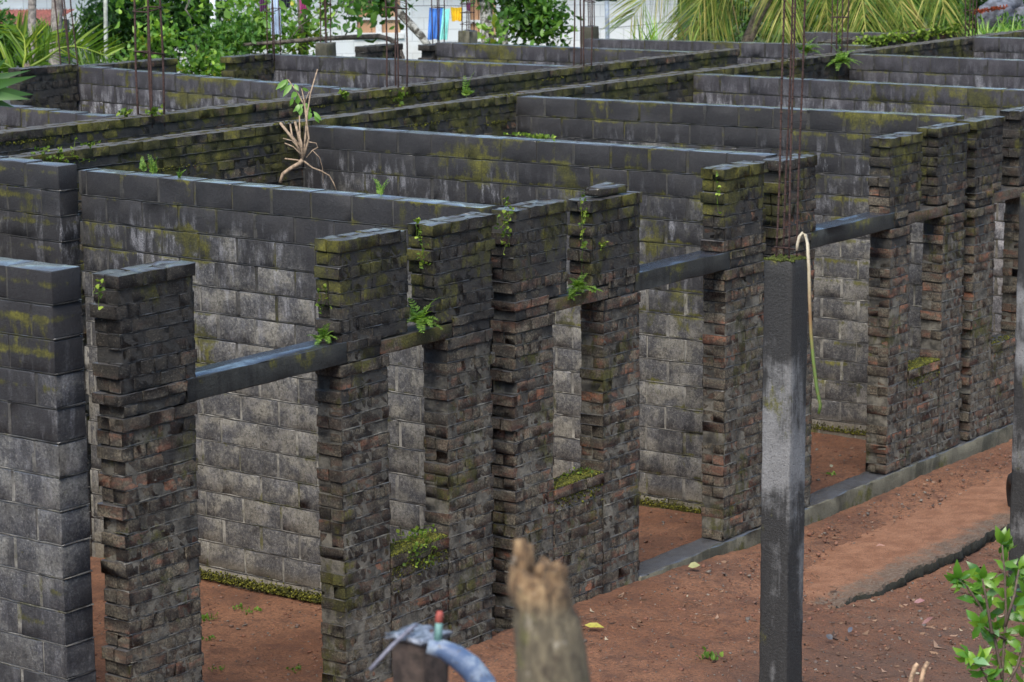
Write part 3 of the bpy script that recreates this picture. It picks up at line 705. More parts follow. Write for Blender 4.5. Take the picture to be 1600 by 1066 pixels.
fern(on(596, 304, x=-1.85), .13, 4, 'lone green sprout on the top of the nearest block wall', out=(0, 0, 1), up=2, nm='sprout', cat='sprout')
for px, py, s, lb in ((322, 965, .09, 'green weed on the soil just inside the leftmost doorway'), (372, 946, .05, 'tiny sprout on the soil below the mossy wall foot'), (392, 952, .06, 'tiny two leaved sprout on the soil below the mossy wall foot'), (326, 998, .05, 'small weed at the left of the doorway soil'), (462, 1046, .06, 'small bright weed on the soil beside the nearest window pier'), (338, 1044, .05, 'little weed on the soil at the bottom of the doorway'), (1298, 746+0, .05, 'tiny weed at the plinth right of the concrete post'), (1110, 1050, .10, 'dark green weed on the soil left of the concrete post')):
    p = on(px, py, z=.05); p.z = float(ground_z(p.x, p.y)); weed(p, (s, s, .01), 16, s*.42, lb, (0, 0, 1), mat='fern')

# sapling rooted in the wall corner
def sapling():
    root = empty('sapling', on(472, 252, y=5.1), 'leggy sapling with bare roots and fresh leaves in the wall corner', 'plant')
    q = lambda a, b, d=0.0: np.array(at(400+a*.1876, 100+b*.1876, 22.75+d))
    bark = simple('pale_root_bark', (.30, .22, .15), .85, .35, 30)
    mb = MB()
    for pl, r0, r1 in (([(388, 815), (378, 660), (330, 500)], .014, .009), ([(388, 790), (320, 640), (200, 490)], .013, .012), ([(395, 780), (365, 600), (362, 430)], .012, .006), ([(398, 770), (412, 600), (425, 420), (380, 205)], .012, .004),
                       ([(415, 650), (425, 430), (455, 240), (512, 45)], .010, .006), ([(400, 770), (440, 620), (405, 350), (345, 235), (265, 130)], .012, .004), ([(385, 760), (345, 560), (325, 480)], .012, .012), ([(380, 700), (300, 600), (285, 500)], .010, .008), ([(400, 345), (430, 260), (445, 230)], .005, .003)):
        mb.tube([q(*p) for p in pl], np.linspace(r0, r1, len(pl)), 6)
    mb.build('stem', bark, root); mb = MB()
    for pl, r0, r1 in (([(388, 800), (360, 830), (290, 870), (225, 915), (200, 990)], .022, .016), ([(400, 810), (470, 865), (545, 892), (610, 930), (645, 990), (672, 1060)], .008, .004), ([(440, 650), (500, 660), (515, 695), (470, 720), (420, 780)], .005, .004), ([(240, 790), (330, 800), (390, 810)], .008, .006), ([(240, 660), (310, 690), (380, 760)], .006, .006), ([(470, 720), (530, 780), (555, 870), (560, 1000)], .003, .002), ([(225, 620), (300, 640), (370, 720)], .004, .004)):
        mb.tube([q(*p, -.04) for p in pl], np.linspace(r0, r1, len(pl)), 6)
    mb.build('root', bark, root)
    m = leaf_material('sapling_leaf', [(0, (.10, .24, .03)), (.5, (.19, .36, .05)), (1, (.13, .30, .12))], .35, .35, .5)
    for a, b, w in (((265, 128), (163, 215), 42), ((270, 140), (200, 232), 40), ((300, 165), (222, 275), 40), ((345, 232), (325, 165), 34), ((340, 236), (292, 280), 46), ((352, 255), (350, 340), 50), ((312, 275), (283, 352), 30), ((378, 355), (368, 437), 40), ((352, 335), (346, 400), 40), ((442, 395), (440, 467), 52), ((415, 355), (462, 398), 36), ((478, 395), (548, 472), 30), ((488, 415), (527, 495), 34), ((398, 335), (305, 400), 38), ((385, 200), (442, 228), 26), ((320, 170), (355, 225), 34), ((405, 325), (425, 360), 30)):
        A, B = q(*a), q(*b, rnd.uniform(-.05, .03)); d = B-A; L = np.linalg.norm(d); sd = unit(np.cross(d, FWD)+rng.normal(0, .1, 3)*L)
        mb = MB(); mb.leaves([A], [d/L], [sd], L, w*.1876/FPX*22.8*1.15, .10); mb.build('leaf', m, root)
sapling()

# ------------------------------------------------------------------ moss cushions (nobody could count the tufts)
mb = MB(); MP = []
def mossy(n, f):
    for _ in range(n): MP.append(f())
U = rnd.uniform; Gs = rnd.gauss
for xa, xb, zs, n in ((-3.28, -2.68, .988, 5200), (-1.42, -.81, 1.062, 2600), (4.04, 4.65, 1.032, 3000), (5.76, 6.3, 1.0, 150)):
    mossy(n, lambda: (U(xa, xb), min(.19, abs(Gs(0, .07))), zs+U(-.002, .004)))
    mossy(int(n*.35), lambda: (U(xa, xb), -.001, zs-abs(Gs(0, .07))))
mossy(3500, lambda: (-1.962-U(0, .06)*U(0, 1), U(1.7, 3.3), .05+abs(Gs(0, .03))))
mossy(800, lambda: (1.898, U(.7, 1.7), .05+abs(Gs(0, .03))))
mossy(600, lambda: (5.268, U(1.0, 1.8), .07+abs(Gs(0, .03))))
for c in range(30):                                   # along the corridor walls
    y, xm = rnd.choice([(5.2, 12), (6.7, 11)]); xc = U(-2, xm); zc = 3.155-.088*rnd.choice([0, 1, 1, 2, 3]); mossy(70, lambda: (Gs(xc, .14), y-.004, zc+Gs(0, .010)))
MP = np.array(MP); n = len(MP); sz = rng.gamma(4, .0016, (n, 1)).clip(.003, .013)*rng.uniform(.7, 1.3, (n, 3)); mb.rough(MP, sz, (2, 2, 2), .003, .0014, 0, .3)
N = NT('moss_cushion'); N.fin(N.mix(1.0, N.ramp(N.R, [(0, (.024, .027, .005)), (.5, (.085, .088, .010)), (.85, (.18, .18, .018)), (1, (.28, .27, .03))]), N.gray(N.noise(140, 3, .7)), 'OVERLAY'), .95, N.noise(260, 3, .7), .006, 1.0)
tag(mb.build('moss', N.m), kind='stuff')

# ------------------------------------------------------------------ soil litter
def scatter(n, xr, yr, inside=False):
    x = rng.uniform(*xr, n); y = rng.uniform(*yr, n); return x, y, ground_z(x, y)
mb = MB(); A = []; B = []
for n, xr, yr in ((9000, (-3.2, 7), (-4.2, -.1)), (4500, (-4.6, 7), (.25, 3.2))):
    x, y, z = scatter(n, xr, yr); s = np.minimum(rng.gamma(1.1, .0040, n)+.003, .022)
    A += list(zip(x, y, z+s*.2)); B += list(zip(s*rng.uniform(.8, 1.6, n), s*rng.uniform(.8, 1.6, n), s*rng.uniform(.5, 1, n)))
A = np.array(A); A[:, 2] += np.where((A[:, 0] > -.1) & (A[:, 1] > -1.42) & (A[:, 1] < -.2), .018, 0)
mb.rough(A, B, (2, 2, 2), .004, .0015, 0, .3)
N = NT('pebble'); tag(mb.build('pebbles', N.fin(N.ramp(N.R, [(0, (.13, .055, .035)), (.5, (.20, .09, .055)), (.8, (.10, .085, .075)), (1, (.20, .17, .14))]), .9, N.noise(90, 3), .004, .6)), kind='stuff')
mb = MB()
for n, xr, yr, sc in ((1500, (-3.0, 6), (-4.2, -1.5), .8), (500, (-2, 6), (-1.5, -.1), .65), (420, (-4.5, 6), (.25, 3), .6)):
    x, y, z = scatter(n, xr, yr); z = z+np.where((x > -.1) & (y > -1.42) & (y < -.2), .02, .006); a = rng.uniform(0, 6.28, n)
    D = np.stack([np.cos(a), np.sin(a), rng.normal(.05, .15, n)], 1); D = unit(D); Sd = unit(np.cross(D, np.array([0, 0, 1.0])+rng.normal(0, .35, (n, 3))))
    L = rng.gamma(2.5, .016, n)*sc+.015; mb.leaves(np.stack([x, y, z], 1), D, Sd, L, L*rng.uniform(.25, .55, n), .2)
N = NT('dry_leaf'); MAT['dry'] = N.fin(N.ramp(N.R, [(0, (.045, .028, .02)), (.45, (.11, .06, .035)), (.75, (.20, .12, .07)), (.93, (.26, .17, .12)), (1, (.32, .27, .19))]), .8)
tag(mb.build('leaf_litter', MAT['dry']), kind='stuff')
mb = MB()
for n, xr, yr in ((420, (-3, 6), (-4.2, -1.4)), (140, (-3, 6), (-1.4, -.1)), (100, (-4.2, 5), (.3, 3))):
    x, y, z = scatter(n, xr, yr)
    for i in range(n):
        a = rnd.uniform(0, 6.28); l = rnd.uniform(.03, .18); d = np.array([math.cos(a), math.sin(a), 0])*l; p = np.array([x[i], y[i], z[i]+.012+(.018 if x[i] > -.1 and -1.42 < y[i] < -.2 else 0)])
        mb.tube([p, p+d*.5+[rnd.uniform(-.01, .01), rnd.uniform(-.01, .01), .006], p+d], rnd.uniform(.0012, .0032), 4)
tag(mb.build('twigs', simple('twig', (.15, .09, .06), .9, .4, 20)), kind='stuff')
def fallen(px, py, L, w, ang, c, label, curl=.3):
    p = on(px, py, z=.02); p.z = float(ground_z(p.x, p.y))+.025; N = NT('fallen_leaf_skin'); m = N.fin(N.mix(N.sm(N.noise(30, 4), .5, .7, 0, .5), tuple(v*.7 for v in c), tuple(v*.35 for v in c)), .6)
    mb = MB(); a = math.radians(ang); nrm = unit(np.array([-.50, -.36, .79])); d = np.array([math.cos(a), math.sin(a), 0]); d = unit(d-nrm*(d@nrm)); p.z += .01+max(0, -d[2])*L; mb.leaves([p], [d], [unit(np.cross(nrm, d))], L*.75, w*.7, curl*.4)
    tag(mb.build('fallen_leaf', m), label, 'leaf')
fallen(913, 1012, .19, .07, -62, (.42, .38, .05), 'long yellow fallen leaf right of the broken log post')
fallen(1075, 908, .13, .09, -40, (.38, .38, .16), 'pale green fallen leaf on the soil below the middle doorway')
fallen(1378, 856, .15, .13, 40, (.36, .20, .15), 'broad pinkish fallen leaf lying on the apron')
fallen(1392, 874, .11, .05, -20, (.30, .14, .07), 'small orange brown fallen leaf on the apron')
fallen(1428, 942, .12, .06, -35, (.33, .16, .16), 'pink fallen leaf on the soil below the apron edge')
fallen(1440, 996, .15, .045, -10, (.24, .11, .10), 'narrow curled reddish leaf near the bottom right')
fallen(1325, 1018, .08, .05, 10, (.09, .10, .13), 'bluish grey fallen leaf right of the concrete post')
fallen(1300, 1030, .08, .07, 70, (.08, .085, .10), 'dark grey fallen leaf right of the concrete post')
fallen(1298, 744, .05, .05, 20, (.3, .3, .2), 'tiny pale leaf on the soil by the plinth')

# tyre half hidden behind the edge post
def tyre():
    c = on(1590, 783, y=-1.3); m = simple('tyre_rubber', (.012, .012, .013), .7, .3, 40)
    root = empty('tyre', c, 'black tyre leaning behind the post at the right edge', 'tyre')
    mb = MB(); R, r = .19, .062; nu, nv = 40, 14; ax = unit(np.array([.59, -.80, .12])); e1 = unit(np.cross(ax, [0, 0, 1])); e2 = np.cross(ax, e1); V = []
    for i in range(nu):
        u = 2*math.pi*i/nu; rd = e1*math.cos(u)+e2*math.sin(u)
        for j in range(nv):
            w = 2*math.pi*j/nv; V.append(np.array(c)+rd*(R+r*math.cos(w)*(1+.03*(i % 2)))+ax*r*.9*math.sin(w))
    F = [[i*nv+j, ((i+1) % nu)*nv+j, ((i+1) % nu)*nv+(j+1) % nv, i*nv+(j+1) % nv] for i in range(nu) for j in range(nv)]
    mb.add(V, F); mb.build('tread', m, root)
tyre()

# ------------------------------------------------------------------ things close to the viewer
def log_post():
    D = 5.3; root_p = at(858, 1066, D); gz = float(ground_z(root_p.x, root_p.y))
    root = empty('log_post', (root_p.x, root_p.y, gz), 'broken weathered log post with a splintered tan top, blurred in front', 'post')
    s = D/FPX; rs = np.array([RIGHT[0], RIGHT[1], 0]); fs = np.array([FWD[0], FWD[1], 0]); fs = unit(fs); rs = unit(rs)
    # profile of the trunk: photo row -> centre px, half width px
    prof = [(1330, 866, 60), (1200, 864, 60), (1066, 861, 57), (1010, 857, 54), (965, 852, 51), (945, 848, 45), (928, 843, 50), (905, 838, 46), (890, 838, 42)]
    mb = MB(); n = 28; V = []
    jag = [rnd.uniform(-.008, .012) for _ in range(n)]
    for k, (py, px, hw) in enumerate(prof):
        c = np.array(at(px, py, D))
        for i in range(n):
            a = 2*math.pi*i/n; bump = 1+.06*math.sin(3*a+k*.4)+.05*math.sin(7*a+k*.9)+rnd.uniform(-.02, .02)
            V.append(c+(rs*math.cos(a)+fs*math.sin(a))*hw*s*bump+np.array([0, 0, (jag[i]*1.6 if k == len(prof)-1 else 0)]))
    F = [[k*n+i, k*n+(i+1) % n, (k+1)*n+(i+1) % n, (k+1)*n+i] for k in range(len(prof)-1) for i in range(n)]
    mb.add(V, F); c = np.array(at(838, 900, D)); b = mb.n; mb.add(np.concatenate([[c], V[-n:]]), [[0, 1+i, 1+(i+1) % n] for i in range(n)])
    N = NT('log_bark'); gr = N.noise(1, 6, .7, vec=N.vec(60, 60, 9)); md = N.noise(22, 5, .65)
    zc = at(0, 930, D).z; lowf = N.sm(N.Z, zc+.02, zc-.05)
    tan = N.ramp(gr, [(.38, (.035, .022, .012)), (.5, (.17, .10, .048)), (.66, (.34, .23, .12))])
    grey = N.ramp(gr, [(.3, (.05, .040, .026)), (.5, (.12, .098, .062)), (.75, (.24, .195, .12))])
    col = N.mix(lowf, tan, grey); col = N.mix(N.sm(md, .52, .66, 0, .75), col, (.045, .032, .022)); col = N.mix(N.sm(N.noise(12, 4, off=3), .58, .68, 0, .5), col, (.12, .12, .03))
    col = N.mix(N.sm(md, .40, .30, 0, .4), col, (.5, .45, .36))
    m = N.fin(col, .85, N.ma('ADD', gr, md), .012, .9); mb.build('trunk', m, root)
    mb = MB()
    for (x0, y0), (x1, y1), w0, w1, dd in (((812, 905), (813, 842), 17, 10, 0), ((822, 905), (824, 850), 12, 8, .01), ((848, 905), (851, 880), 14, 11, -.015), ((872, 912), (874, 884), 14, 12, .0), ((862, 905), (864, 890), 10, 9, -.02), ((838, 905), (836, 884), 12, 7, .02)):
        mb.tube([at(x0, y0, D+dd), at((x0+x1)/2+2, (y0+y1)/2, D+dd), at(x1, y1, D+dd)], [w0*s, (w0*.55+w1*.45)*s, w1*s], 9)
    mb.build('splinter', m, root)
log_post()
def pipe_post():
    D = 7.6; s = D/FPX; c = at(656, 1066, D); gz = float(ground_z(c.x, c.y))
    root = empty('timber_post', (c.x, c.y, gz), 'dark square timber post with a nailed metal cap, blurred at the bottom', 'post')
    top = at(656, 990, D); wd = simple('dark_timber', (.06, .042, .034), .85, .4, 25, .8); zt = top.z
    hw = 44*s*.72
    mb = MB(); mb.rough([(c.x, c.y, (zt+gz-.2)/2)], [(2*hw, 2*hw, zt-gz+.2)], (5, 5, 20), .01, .002, 0, 0); mb.build('post_shaft', wd, root)
    N = NT('cap_metal'); nz = N.noise(40, 5, .7); m = N.fin(N.mix(N.sm(nz, .4, .6), (.10, .11, .13), (.33, .36, .42)), N.sm(nz, .3, .7, .3, .6), nz, .006, .8); N.b.inputs['Metallic'].default_value = .5
    mb = MB(); mb.rough([(c.x, c.y, zt+.006)], [(2*hw+.02, 2*hw+.02, .012)], (7, 7, 2), .003, .003, 0, .01); mb.build('metal_cap', m, root)
    mb = MB()
    for dx, dy in ((-.03, .02), (.02, -.03), (.0, .03)): mb.tube([(c.x+dx, c.y+dy, zt), (c.x+dx+.004, c.y+dy, zt+.02)], [.005, .006], 7)
    mb.build('nail', MAT['rust'], root)
    mb = MB(); mb.tube([at(652, 976, D-.05), at(640, 984, D-.08), at(612, 1010, D-.12), at(578, 1047, D-.15)], [3.2*s, 3.4*s, 3.4*s, 3.2*s], 8)
    tag(mb.build('metal_rod', simple('grey_rod', (.16, .16, .20), .5, .3, 50)), 'thin grey rod sticking out left from the metal cap of the timber post', 'rod')
    N = NT('blue_paint'); f = N.noise(14, 6, .7); f2 = N.noise(30, 5, .7, off=4)
    col = N.mix(N.sm(f, .42, .62), (.07, .11, .20), (.24, .29, .36)); col = N.mix(N.sm(f2, .58, .68, 0, .8), col, (.10, .09, .07)); m = N.fin(col, .45, f2, .006, .6)
    proot = empty('blue_pipe', at(672, 1000, D-.3), 'bent pipe with flaking light blue paint beside the timber post', 'pipe')
    mb = MB(); q = [(668, 1010), (690, 1014), (712, 1025), (734, 1042), (755, 1068), (766, 1100), (775, 1180), (778, 1300)]
    mb.tube([at(a, b, D-.35) for a, b in q], [11*s, 14*s, 17*s, 19*s, 19*s, 19*s, 19*s, 19*s], 18); mb.build('pipe_body', m, proot)
    mb = MB(); mb.tube([at(684, 1004, D-.35), at(686, 972, D-.35)], [7*s, 5*s], 10); mb.build('valve_neck', simple('green_brass', (.12, .24, .22), .5, .3, 40), proot)
    mb = MB(); mb.tube([at(686, 974, D-.35), at(686, 970, D-.35), at(687, 962, D-.35), at(687, 955, D-.35)], [5*s, 6*s, 6*s, 4*s], 10); mb.build('valve_cap', simple('red_cap', (.26, .05, .035), .6, .4, 40), proot)
pipe_post()
def cut_stems():
    D = 12.0; m = simple('cut_stem_bark', (.36, .24, .15), .8, .4, 40)
    for pl, lb in (([(1418, 1100), (1424, 1060), (1430, 1042), (1434, 1037)], 'pale dry cut stem at the bottom edge, left of a pair'), ([(1438, 1100), (1440, 1062), (1444, 1045), (1450, 1034)], 'pale dry cut stem at the bottom edge, right of a pair')):
        mb = MB(); mb.tube([at(a, b, D) for a, b in pl]+[], [.012, .012, .013, .010], 7); tag(mb.build('cut_stem', m), lb, 'stem')
cut_stems()
def shrub():
    D = 12.5; b = at(1562, 1110, D); gz = float(ground_z(b.x, b.y))
    root = empty('shrub', (b.x, b.y, gz), 'green shrub with glossy young leaves at the bottom right corner', 'shrub')
    bark = simple('shrub_bark', (.10, .07, .05), .8, .3, 40)
    lines = [[(1562, 1180), (1566, 1050), (1572, 960), (1570, 900), (1566, 852)], [(1566, 1060), (1552, 985), (1530, 945), (1512, 918), (1498, 905)], [(1570, 980), (1585, 930), (1592, 890)], [(1562, 1090), (1590, 1040), (1606, 980), (1612, 930)], [(1560, 1100), (1542, 1060), (1528, 1035), (1515, 1028)], [(1550, 990), (1540, 930), (1535, 905)], [(1575, 1090), (1610, 1060), (1640, 1020)], [(1572, 1000), (1545, 985), (1532, 975)], [(1600, 1000), (1620, 960), (1640, 900)]]
    mb = MB()
    for l in lines: mb.tube([at(a, c, D+rnd.uniform(-.1, .1)) for a, c in l], np.linspace(.009, .004, len(l)), 6)
    mb.build('stem', bark, root)
    mb = MB(); B = []; Dv = []; L = []
    for l in lines:
        dd = rnd.uniform(-.15, .15)
        for i in range(len(l)-1):
            if l[i][1] > 1105: continue
            for t in np.arange(.15, 1.01, .28):
                a = np.array(l[i])*(1-t)+np.array(l[i+1])*t; p = np.array(at(a[0], a[1], D+dd))
                for k in range(2): B.append(p); Dv.append(unit(RIGHT*rnd.uniform(-1, 1)+UP*rnd.uniform(-.25, .9)+FWD*rnd.uniform(-.8, .6))); L.append(rnd.uniform(.07, .115))
        p = np.array(at(*l[-1], D+dd))
        for k in range(5): B.append(p); Dv.append(unit(RIGHT*rnd.uniform(-1, 1)+UP*rnd.uniform(-.7, 1)+FWD*rnd.uniform(-.8, .3))); L.append(rnd.uniform(.08, .12))
    Dv = np.array(Dv); Sd = unit(np.cross(Dv, rng.normal(0, .5, Dv.shape)+FWD)); L = np.array(L)
    mb.leaves(B, Dv, Sd, L, L*.44, .16)
    mb.build('foliage', leaf_material('glossy_leaf', [(0, (.05, .16, .02)), (.5, (.12, .27, .03)), (.85, (.22, .36, .04)), (1, (.16, .30, .16))], .28, .35, .6), root)
shrub()
def edge_plant():
    D = 13.0; root = empty('cordyline', at(-40, 600, D), 'dark green strap leaves hanging into the picture at the left edge', 'plant')
    b = at(-75, 150, D); gz = float(ground_z(b.x, b.y))
    mb = MB(); mb.tube([(b.x-.1, b.y+.1, gz-.1), (b.x-.05, b.y, 2.0), (b.x, b.y, b.z)], [.04, .035, .025], 8); mb.build('stem', simple('cane', (.16, .14, .10), .8), root)
    mb = MB()
    for tip, w in (((50, 145), 26), ((48, 120), 22), ((38, 152), 24), ((14, 92), 20), ((42, 108), 16), ((22, 165), 22), ((-10, 60), 22), ((-60, 50), 22), ((-150, 120), 22), ((-110, 60), 22), ((-120, 200), 22)):
        A = np.array(at(-75, 150, D)); B = np.array(at(tip[0], tip[1], D+rnd.uniform(-.25, .1))); d = B-A; Ln = np.linalg.norm(d)
        mb.leaves([A], [d/Ln], [unit(np.cross(d, FWD+rng.normal(0, .25, 3)))], Ln, w*D/FPX*.95, .22)
    mb.build('leaf', leaf_material('strap_leaf', [(0, (.02, .07, .012)), (1, (.05, .13, .022))], .4, .25, .4), root)
edge_plant()
# ------------------------------------------------------------------ behind the building
FH = unit(np.array([FWD[0], FWD[1], 0])); RH = np.array([FH[1], -FH[0], 0])
def loc(s, D, z): p = CAM+FH*D+RH*s; return np.array([p[0], p[1], z])
def lbox(mb, s0, s1, D0, D1, z0, z1, mat=0):
    g, f = template(1, 1, 1); mb.add([loc(s1 if a[0] else s0, D1 if a[1] else D0, z1 if a[2] else z0) for a in g], f, mat)
def house():
    D = 43.0; k = D/FPX; sp = lambda px: (px-800)*k
    zy = lambda py: at(800, py, D).z
    root = empty('house', loc(sp(500), D, 1.2), 'pale painted block house with boarded windows behind the ruin', 'house')
    N = NT('painted_block'); 
    br = N.n('ShaderNodeTexBrick'); rot = N.n('ShaderNodeVectorMath'); rot.operation = 'DOT_PRODUCT'; N.l(N.P, rot.inputs[0]); rot.inputs[1].default_value = tuple(RH)
    cb = N.n('ShaderNodeCombineXYZ'); N.l(rot.outputs['Value'], cb.inputs[0]); N.l(N.Z, cb.inputs[1]); N.l(cb.outputs[0], br.inputs[0])
    br.inputs['Scale'].default_value = 1; br.inputs['Mortar Size'].default_value = .008; br.inputs['Brick Width'].default_value = .4; br.inputs['Row Height'].default_value = .2; br.inputs['Bias'].default_value = -.2
    br.inputs['Color1'].default_value = (.74, .78, .80, 1); br.inputs['Color2'].default_value = (.66, .71, .74, 1); br.inputs['Mortar'].default_value = (.54, .58, .61, 1)
    col = N.mix(N.sm(N.noise(1.2, 5, .65), .48, .7, 0, .5), br.outputs[0], (.52, .52, .48)); col = N.mix(N.sm(N.noise(6, 5, .7), .58, .7, 0, .35), col, (.5, .46, .40))
    wall = N.fin(col, .8, N.noise(30, 4), .01, .4)
    s0, s1 = sp(-60), sp(1060); w = [(sp(562), sp(630), zy(49), 4.0), (sp(738), sp(778), zy(55), 4.0)]
    mb = MB(); edges = [s0]+[e for a in w for e in a[:2]]+[s1]
    for i in range(0, len(edges), 2): lbox(mb, edges[i], edges[i+1], D, D+.2, 1.0, 4.6)
    for a, b, z0, z1 in w: lbox(mb, a, b, D, D+.2, 1.0, z0); lbox(mb, a, b, D, D+.2, z1, 4.6)
    lbox(mb, s0, s0+.2, D+.2, D+7, 1.0, 4.6); lbox(mb, s1-.2, s1, D+.2, D+7, 1.0, 4.6); lbox(mb, s0, s1, D+7, D+7.2, 1, 4.6)
    mb.build('wall', wall, root, smooth=False)
    bd = NT('window_board'); bcol = bd.ramp(bd.R, [(0, (.36, .17, .08)), (.5, (.48, .27, .15)), (1, (.55, .36, .22))]); bdm = bd.fin(bcol, .8, bd.noise(30, 4), .006, .4)
    fr = simple('white_frame', (.7, .72, .72), .6, .1)
    for a, b, z0, z1 in w:
        mb = MB(); n = 3
        for i in range(n): x0 = a+(b-a)*i/n; lbox(mb, x0+.006, x0+(b-a)/n-.006, D+.09, D+.12, z0, z1)
        f = mb.build('window', bdm, root, smooth=False); mb = MB()
        lbox(mb, a-.06, b+.06, D-.04, D+.02, z0-.09, z0-.003); lbox(mb, (a+b)/2-.05, (a+b)/2+.05, D+.02, D+.085, z0, z1); lbox(mb, a, b, D+.03, D+.082, z0+.22, z0+.27); mb.build('frame', fr, f, smooth=False)
    mb = MB(); V = []
    n = 220
    for i in range(n+1):
        s = s0-.4+(s1-s0+.8)*i/n; h = .03*math.sin(i*1.9)
        V += [loc(s, D-.9, 4.35+h), loc(s, D+3.6, 5.5+h), loc(s, D+8.1, 4.35+h)]
    mb.add(V, [[3*i+j, 3*i+3+j, 3*i+4+j, 3*i+1+j] for i in range(n) for j in (0, 1)]); mb.build('roof', simple('zinc_roof', (.25, .26, .27), .5, .3, 2), root)
house()
def shed():
    D = 40.5; k = D/FPX; sp = lambda px: (px-800)*k; zy = lambda py: at(0, py, D).z
    root = empty('shed', loc(sp(20), D, 1.2), 'low grey shed with a red tiled roof edge at the upper left', 'shed')
    mb = MB(); lbox(mb, sp(-70), sp(84), D, D+.18, 1.0, zy(40)); lbox(mb, sp(-70), sp(-52), D+.18, D+1.9, 1.0, zy(40)); lbox(mb, sp(70), sp(84), D+.18, D+1.9, 1, zy(40)); mb.build('wall', simple('shed_grey', (.13, .14, .16), .85, .3, 4), root, smooth=False)
    mb = MB(); V = []; n = 64
    for i in range(n+1):
        s = sp(-80)+(sp(92)-sp(-80))*i/n; h = .035*abs(math.sin(i*math.pi/2*1.0+.4))
        V += [loc(s, D-.22, zy(38)+h-.03), loc(s, D-.22, zy(38)+h+.03), loc(s, D+2.0, zy(38)+h+.12)]
    mb.add(V, [[3*i+j, 3*i+3+j, 3*i+4+j, 3*i+1+j] for i in range(n) for j in (0, 1)]); mb.build('roof', simple('red_tile', (.26, .09, .075), .75, .4, 9), root)
    root2 = empty('window_box', loc(sp(37), 42.9, 2.6), 'small window with blue frame in the pale wall at the upper left', 'window')
    k2 = 42.9/FPX; s2 = lambda px: (px-800)*k2; z2 = lambda py: at(0, py, 42.9).z
    mb = MB(); lbox(mb, s2(31), s2(46), 42.9, 42.99, z2(31), z2(17)); mb.build('pane', simple('pale_glass', (.45, .5, .55), .2, .2), root2, smooth=False)
    mb = MB(); fr = simple('blue_frame', (.22, .42, .62), .6, .2)
    for a, b, c, d in ((30, 32, 32, 15), (45, 47, 32, 15), (38, 39, 32, 15)): lbox(mb, s2(a), s2(b), 42.84, 42.895, z2(c), z2(d))
    mb.build('frame', fr, root2, smooth=False)
shed()

# washing on a line
def cloth(pl, D, c, label, nm='cloth', folds=4, cat='cloth'):
    """pl: left/right columns of px at top and bottom, rows"""
    (xl, xr, y0), (bl, br, y1) = pl; mb = MB(); nu, nv = 22, 12; V = []
    for layer in (0, .012):
        for j in range(nv+1):
            t = j/nv
            for i in range(nu+1):
                u = i/nu; x = (xl+(xr-xl)*u)*(1-t)+(bl+(br-bl)*u)*t; y = y0+(y1-y0)*t+1.2*math.sin(u*math.pi)*(1-t)+.8*math.sin(u*9)*t
                V.append(at(x, y, D+layer+.035*math.sin(u*folds*6.28+t)*(.3+t*.7)))
    m = (nu+1)*(nv+1); F = []
    for j in range(nv):
        for i in range(nu):
            a = j*(nu+1)+i; F += [[a, a+1, a+nu+2, a+nu+1], [m+a+nu+1, m+a+nu+2, m+a+1, m+a]]
    mb.add(V, F); tag(mb.build(nm, simple(nm+'_fabric', c, .9, .18, 6, .2)), label, cat, 'washing on the line')
cloth([(671, 693, 12), (668, 689, 62)], 38, (.06, .20, .58), 'blue towel hanging on the washing line', 'towel')
cloth([(692, 703, 13), (687, 699, 62)], 37.9, (.30, .72, .68), 'pale turquoise garment on the line beside the blue towel', 'garment')
cloth([(704, 722, 11), (706, 721, 33)], 38, (.75, .50, .02), 'yellow cloth hanging on the washing line', 'cloth')
cloth([(728, 735, 4), (729, 734, 17)], 37.9, (.30, .04, .26), 'small purple cloth right of the yellow one', 'cloth')
cloth([(404, 420, -14), (406, 417, 18)], 35.3, (.10, .03, .10), 'dark purple garment hanging among leaves', 'garment')
cloth([(420, 438, -20), (424, 440, 54)], 35.6, (.42, .52, .66), 'pale blue trousers hanging among leaves', 'trousers')
cloth([(436, 456, -16), (438, 453, 12)], 35.4, (.012, .016, .03), 'black cloth hanging above the tree', 'cloth')
cloth([(467, 485, -14), (469, 481, 20)], 35.3, (.30, .04, .16), 'magenta blouse hanging above the tree', 'blouse')
cloth([(928, 966, -18), (930, 964, 2)], 38.5, (.01, .025, .02), 'dark cloth over the house corner at the top edge', 'cloth')
mb = MB(); mb.tube([at(150+i*45, -8+6*math.sin(math.pi*((i*45-250) % 300)/300)-(2 if i < 12 else 0)+16*(i >= 11 and i <= 14), 37.95) for i in range(20)], .006, 4)
tag(mb.build('clothes_line', simple('line_wire', (.05, .05, .06), .6)), 'thin washing line in front of the pale house', 'clothes line')
def pole(px0, y0, px1, y1, D, r, c, label, nm='pole'):
    a = at(px0, y0, D); b = at(px1, y1, D); d = (b-a); b2 = a+d*1.5; g = float(ground_z(b2.x, b2.y)); mb = MB(); mb.tube([a, b, b+d*max(0, (b.z-g+.1)/max(1e-3, -d.z))], r, 9)
    tag(mb.build(nm, simple(nm+'_skin', c, .7, .3, 9)), label, nm)
pole(164, -60, 166, 98, 36, .030, (.30, .32, .28), 'slim grey pole before the dark bushes')
pole(332, -20, 334, 74, 36.5, .045, (.62, .66, .72), 'white pole behind the papaya leaves')
pole(947, -60, 949, 58, 40, .035, (.22, .27, .34), 'grey blue pole against the house corner')
pole(1535, -40, 1532, 60, 44, .04, (.30, .30, .28), 'thin post behind the red flowers at the upper right')
mb = MB(); mb.tube([at(x, y, 36) for x, y in ((292, 100), (290, 92), (286, 84), (281, 80), (278, 81))], .022, 8); tag(mb.build('plastic_pipe', simple('pale_pipe', (.6, .62, .6), .5)), 'bent pale plastic pipe above the low brick pier', 'pipe')
